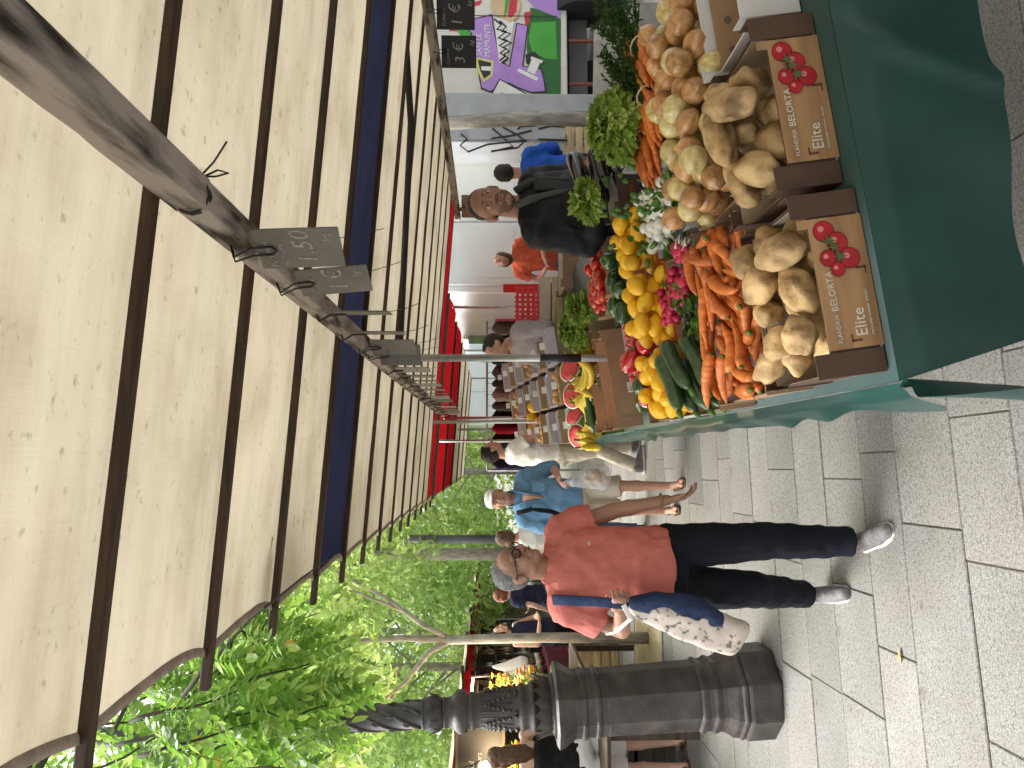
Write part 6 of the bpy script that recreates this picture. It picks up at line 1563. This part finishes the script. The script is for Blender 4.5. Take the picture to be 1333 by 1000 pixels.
for k, (ix, iy, d) in enumerate(((774, 572, 5.1), (766, 510, 5.0), (765, 482, 4.8), (768, 545, 5.3))):
    p = W(ix, iy, d); t = empty('banana_bunch', p + V((0, -.08, .03)), R(-60 + 20 * k), ('bunch of bananas nearest the table edge', 'bunch of bananas in the middle of the row', 'bunch of bananas touching the taped pole', 'bunch of bananas between the two melon halves')[k], 'bananas', 'banana bunches')
    for q in range(6):
        M = Matrix.Rotation(R(-28 + 11 * q), 4, 'Y') @ Matrix.Translation((0, -.05 + .022 * q, .02 * math.sin(q))) @ Matrix.Rotation(R(8 * (q - 3)), 4, 'Z'); o = link('banana', BAN, None, t, Matrix.Scale(1.25, 4) @ M); link('banana_tip', BT, None, o)
    F_ = prop_box(max(p.x, .33), p.y + .05, zt(max(p.x, .33)), .3, .3, max(.05, p.z - zt(p.x) - .08), 'tray propping up a bunch of bananas', m_grn, 0, m_grn) if k < 3 else None
for k, (ix, iy, d) in enumerate(((752, 568, 5.9), (746, 515, 5.8), (742, 480, 5.6), (748, 540, 6.3))):
    p = W(ix, iy, d); t = empty('watermelon_half', p, R(20 * k), ('cut watermelon half nearest the table edge', 'cut watermelon half behind the middle bananas', 'cut watermelon half beside the taped pole', 'cut watermelon half at the back of the row')[k], 'watermelon', 'watermelon halves')
    Rm = Matrix.Rotation(R(40), 4, 'X') @ Matrix.Rotation(R(-14), 4, 'Y') @ Matrix.Scale(.88, 4)
    for nm, prof, mt in (('rind', [(.005, -.115), (.06, -.10), (.10, -.06), (.118, 0)], m_wgrn), ('white_rim', [(.1175, .0005), (.105, .002)], m_wwht), ('flesh', [(.105, .0022), (.05, .0052), (.004, .006)], m_wred)):
        o = MB().lathe(prof, 24).build(nm, mt, t, smooth=True); o.data.transform(Rm)
    prop_box(max(p.x, .32), p.y + .05, zt(max(p.x, .32)), .28, .24, max(.05, p.z - zt(p.x) - .09), 'tray propping up a cut watermelon', m_kraft)
m_grape = pm('green_grape', (.34, .40, .08), .3, .15, sss=.1); m_dgrape = pm('dark_grape', (.05, .02, .06), .3); m_peach = pm('peach_skin', (.62, .25, .10), .6, .3, 8, c2=(.66, .42, .14)); m_berry = pm('berry', (.30, .02, .05), .4)
GR = {k: blob('fruit', mt, (r_, r_, r_), .04, 2, 1, 8, 6) for k, (mt, r_) in enumerate(((m_grape, .013), (m_peach, .034), (m_dgrape, .013), (m_berry, .014), (m_grape, .013)))}
m_tag = pm('paper_tag', (.72, .72, .70), .8)
nb_ = 0
for row in range(7):
    for c_ in range(3):
        x_ = .13 + c_ * .33; y_ = 6.35 + row * .42; lift = .10 + .055 * row + .05 * c_
        F_ = bframe(x_, y_, lift=lift)
        cbox(F_, .30, .38, .08, 'shallow fruit tray in the raised rows by the end of the table', m_kraft if (row + c_) % 2 else m_lilac, m_wcard, 'fruit trays at the end of the table', posts=False)
        k = (row * 2 + c_) % 5; P = Pile(.30, .38, .012); cnt = 14 if k == 1 else 34; mm = MB()
        gm = GR[k]; r_ = .034 if k == 1 else .013
        if k == 1:
            for q in range(cnt):
                M, z = P.drop(gen_blob(.30, .38, r_, r_, r_, 0, .5), 5); place('peach', gm, F_, M, 'peach in a shallow tray by the end of the table', 'peach', 'peaches')
        else:
            gb = MB(); vv = [v.co.copy() for v in gm.vertices]; ff = [tuple(q.vertices) for q in gm.polygons]
            for q in range(90):
                M, z = P.drop(gen_blob(.30, .38, r_, r_, r_, 0, .1), 3); gb.add([M @ v for v in vv], ff)
            o = gb.build('grapes' if k in (0, 2, 4) else 'berries', gm.materials[0], smooth=True); o.matrix_basis = F_; tag(o, 'mass of %s in a shallow fruit tray' % ('green grapes' if k in (0, 4) else 'dark grapes' if k == 2 else 'red berries'), 'fruit', 'grapes and berries in trays', 'stuff')
        tg = MB().bx(-.03, .03, -.001, .001, 0, .045).build('paper_tag', m_tag); tg.matrix_basis = F_ @ Matrix.Translation((.15, .02, .10)) @ Matrix.Rotation(R(-18), 4, 'X'); tag(tg, 'small white paper tag stuck in a fruit tray', 'price tag', 'paper tags in the fruit trays'); nb_ += 1
rs_ = MB()
for row in range(7):
    for c_ in range(3):
        x_ = .13 + c_ * .33; y_ = 6.35 + row * .42; lift = .10 + .055 * row + .05 * c_
        a_, b_ = x_ + .004, x_ + .30
        rs_.hexa([(a_, y_ + .01, zt(a_) - .002), (b_, y_ + .01, zt(b_) - .002), (b_, y_ + .37, zt(b_) - .002), (a_, y_ + .37, zt(a_) - .002), (a_, y_ + .01, zt(a_) + lift - .003), (b_, y_ + .01, zt(b_) + lift - .003), (b_, y_ + .37, zt(b_) + lift - .003), (a_, y_ + .37, zt(a_) + lift - .003)])
tag(rs_.build('display_steps', m_ply), 'wooden display steps under the raised fruit trays', 'display stand')
for k in range(6):
    p = W(693 + 2 * (k % 2), 600 - 14 * k, 9.0 - .25 * k); o = link('melon', blob('melon', m_lem, (.06, .06, .065), .03, 2, k, 16, 12)); o.location = (p.x, p.y, p.z); tag(o, 'round yellow melon in the top row by the man in white', 'melon', 'yellow melons')
shf = MB()
for k in range(6):
    p = W(693 + 2 * (k % 2), 600 - 14 * k, 9.0 - .25 * k); shf.bx(p.x - .07, p.x + .07, p.y - .07, p.y + .07, zt(max(p.x, TX0)) - .001, p.z - .062)
tag(shf.build('melon_stand', m_dcard), 'dark stand holding the row of yellow melons', 'stand')
# back table with carton, red basket, folded crates
bt = empty('back_table', (1.75, 6.6, 0), 0, 'work table behind the stall with a wooden edge and green cover', 'table')
MB().bx(1.05, 2.2, 6.1, 7.4, .86, .90).build('table_top', m_pale, bt, world=True); MB().bx(1.06, 2.19, 6.1, 6.11, .2, .858).build('cover', m_cloth, bt, world=True)
for x_ in (1.1, 2.15):
    for y_ in (6.2, 7.3): MB().bx(x_ - .02, x_ + .02, y_ - .02, y_ + .02, 0, .858).build('leg', m_steel, bt, world=True)
prop_box(1.72, 6.45, .902, .62, .45, .16, 'large brown carton on the work table behind the stall', pm('brown_carton', (.20, .115, .075), .8, .1))
rb = empty('red_basket', (1.34, 6.9, 1.236), R(8), 'red plastic lattice basket on the work table behind the stall', 'basket')
m_rpl = pm('red_plastic', (.62, .02, .03), .4)
for y_ in (-.13, .13):
    for k in range(4): MB().bx(-.17, .17, y_ - .004, y_ + .004, .02 + .05 * k, .04 + .05 * k).build('slat', m_rpl, rb)
    for k in range(8): MB().bx(-.17 + k * .0457, -.15 + k * .0457, y_ - .006, y_ + .006, .0, .20).build('upright', m_rpl, rb)
for x_ in (-.17, .166):
    for k in range(4): MB().bx(x_, x_ + .006, -.125, .125, .02 + .05 * k, .04 + .05 * k).build('slat', m_rpl, rb)
MB().bx(-.18, .18, -.14, .14, -.01, .0).build('base', m_rpl, rb)
for k in range(3):
    o = cbox(Matrix.Translation((1.10, 6.72, .904 + .11 * k)), .5, .36, .10, ('lowest', 'middle', 'topmost')[k] + ' beige plastic crate under the red basket', m_pale if k == 1 else m_kin, m_kin, 'beige crates under the red basket', posts=False)
# clothes rail at the far end
rl = empty('clothes_rail', (1.0, 11.6, 0), 0, 'steel clothes rail crowded with garments at the far end of the row', 'clothes rail')
for (x0, x1) in ((-.2, 2.3),):
    MB().tube([(x0, 11.6, 1.72), (x1, 11.6, 1.72)], .016, 8).build('rail', m_steel, rl, smooth=True, world=True)
    for x_ in (x0, x1): MB().tube([(x_, 11.6, 0), (x_, 11.6, 1.72)], .016, 8).build('upright', m_steel, rl, smooth=True, world=True)
gcol = [(.02, .025, .06), (.5, .12, .10), (.03, .03, .03), (.35, .02, .04), (.025, .025, .025), (.10, .10, .08), (.42, .36, .26), (.05, .04, .035), (.12, .10, .08), (.03, .035, .05), (.30, .24, .18), (.06, .05, .05), (.16, .15, .13), (.4, .1, .1)]
for k, c in enumerate(gcol):
    x_ = -.08 + k * .17; t = empty('hanging_garment', (x_, 11.6, 1.7), R(60 + 10 * math.sin(k * 3)), ('navy', 'coral printed', 'black', 'deep red', 'jet black', 'olive', 'cream', 'dark brown', 'taupe', 'blue black', 'tan', 'charcoal', 'stone grey', 'faded red')[k] + ' garment hanging on the far clothes rail', 'garment', 'garments on the far rail')
    m = MB().tube([(0, 0, -.06), (0, 0, -.12), (0, 0, -.35), (0, 0, -.7), (0, 0, -.85)], [(.04, .03), (.19, .045), (.17, .05), (.2, .06), (.21, .06)], 14, up=(1, 0, 0), sq=2.5)
    remesh(m.build('cloth', fabric('garment_%d' % k, c), t, smooth=True), .022, 2, .04, .09)
    MB().tube([(0, 0, -.08), (0, 0, .0), (.015, 0, .02), (.0, 0, .035)], .004, 5).build('hanger_hook', m_wire, t)
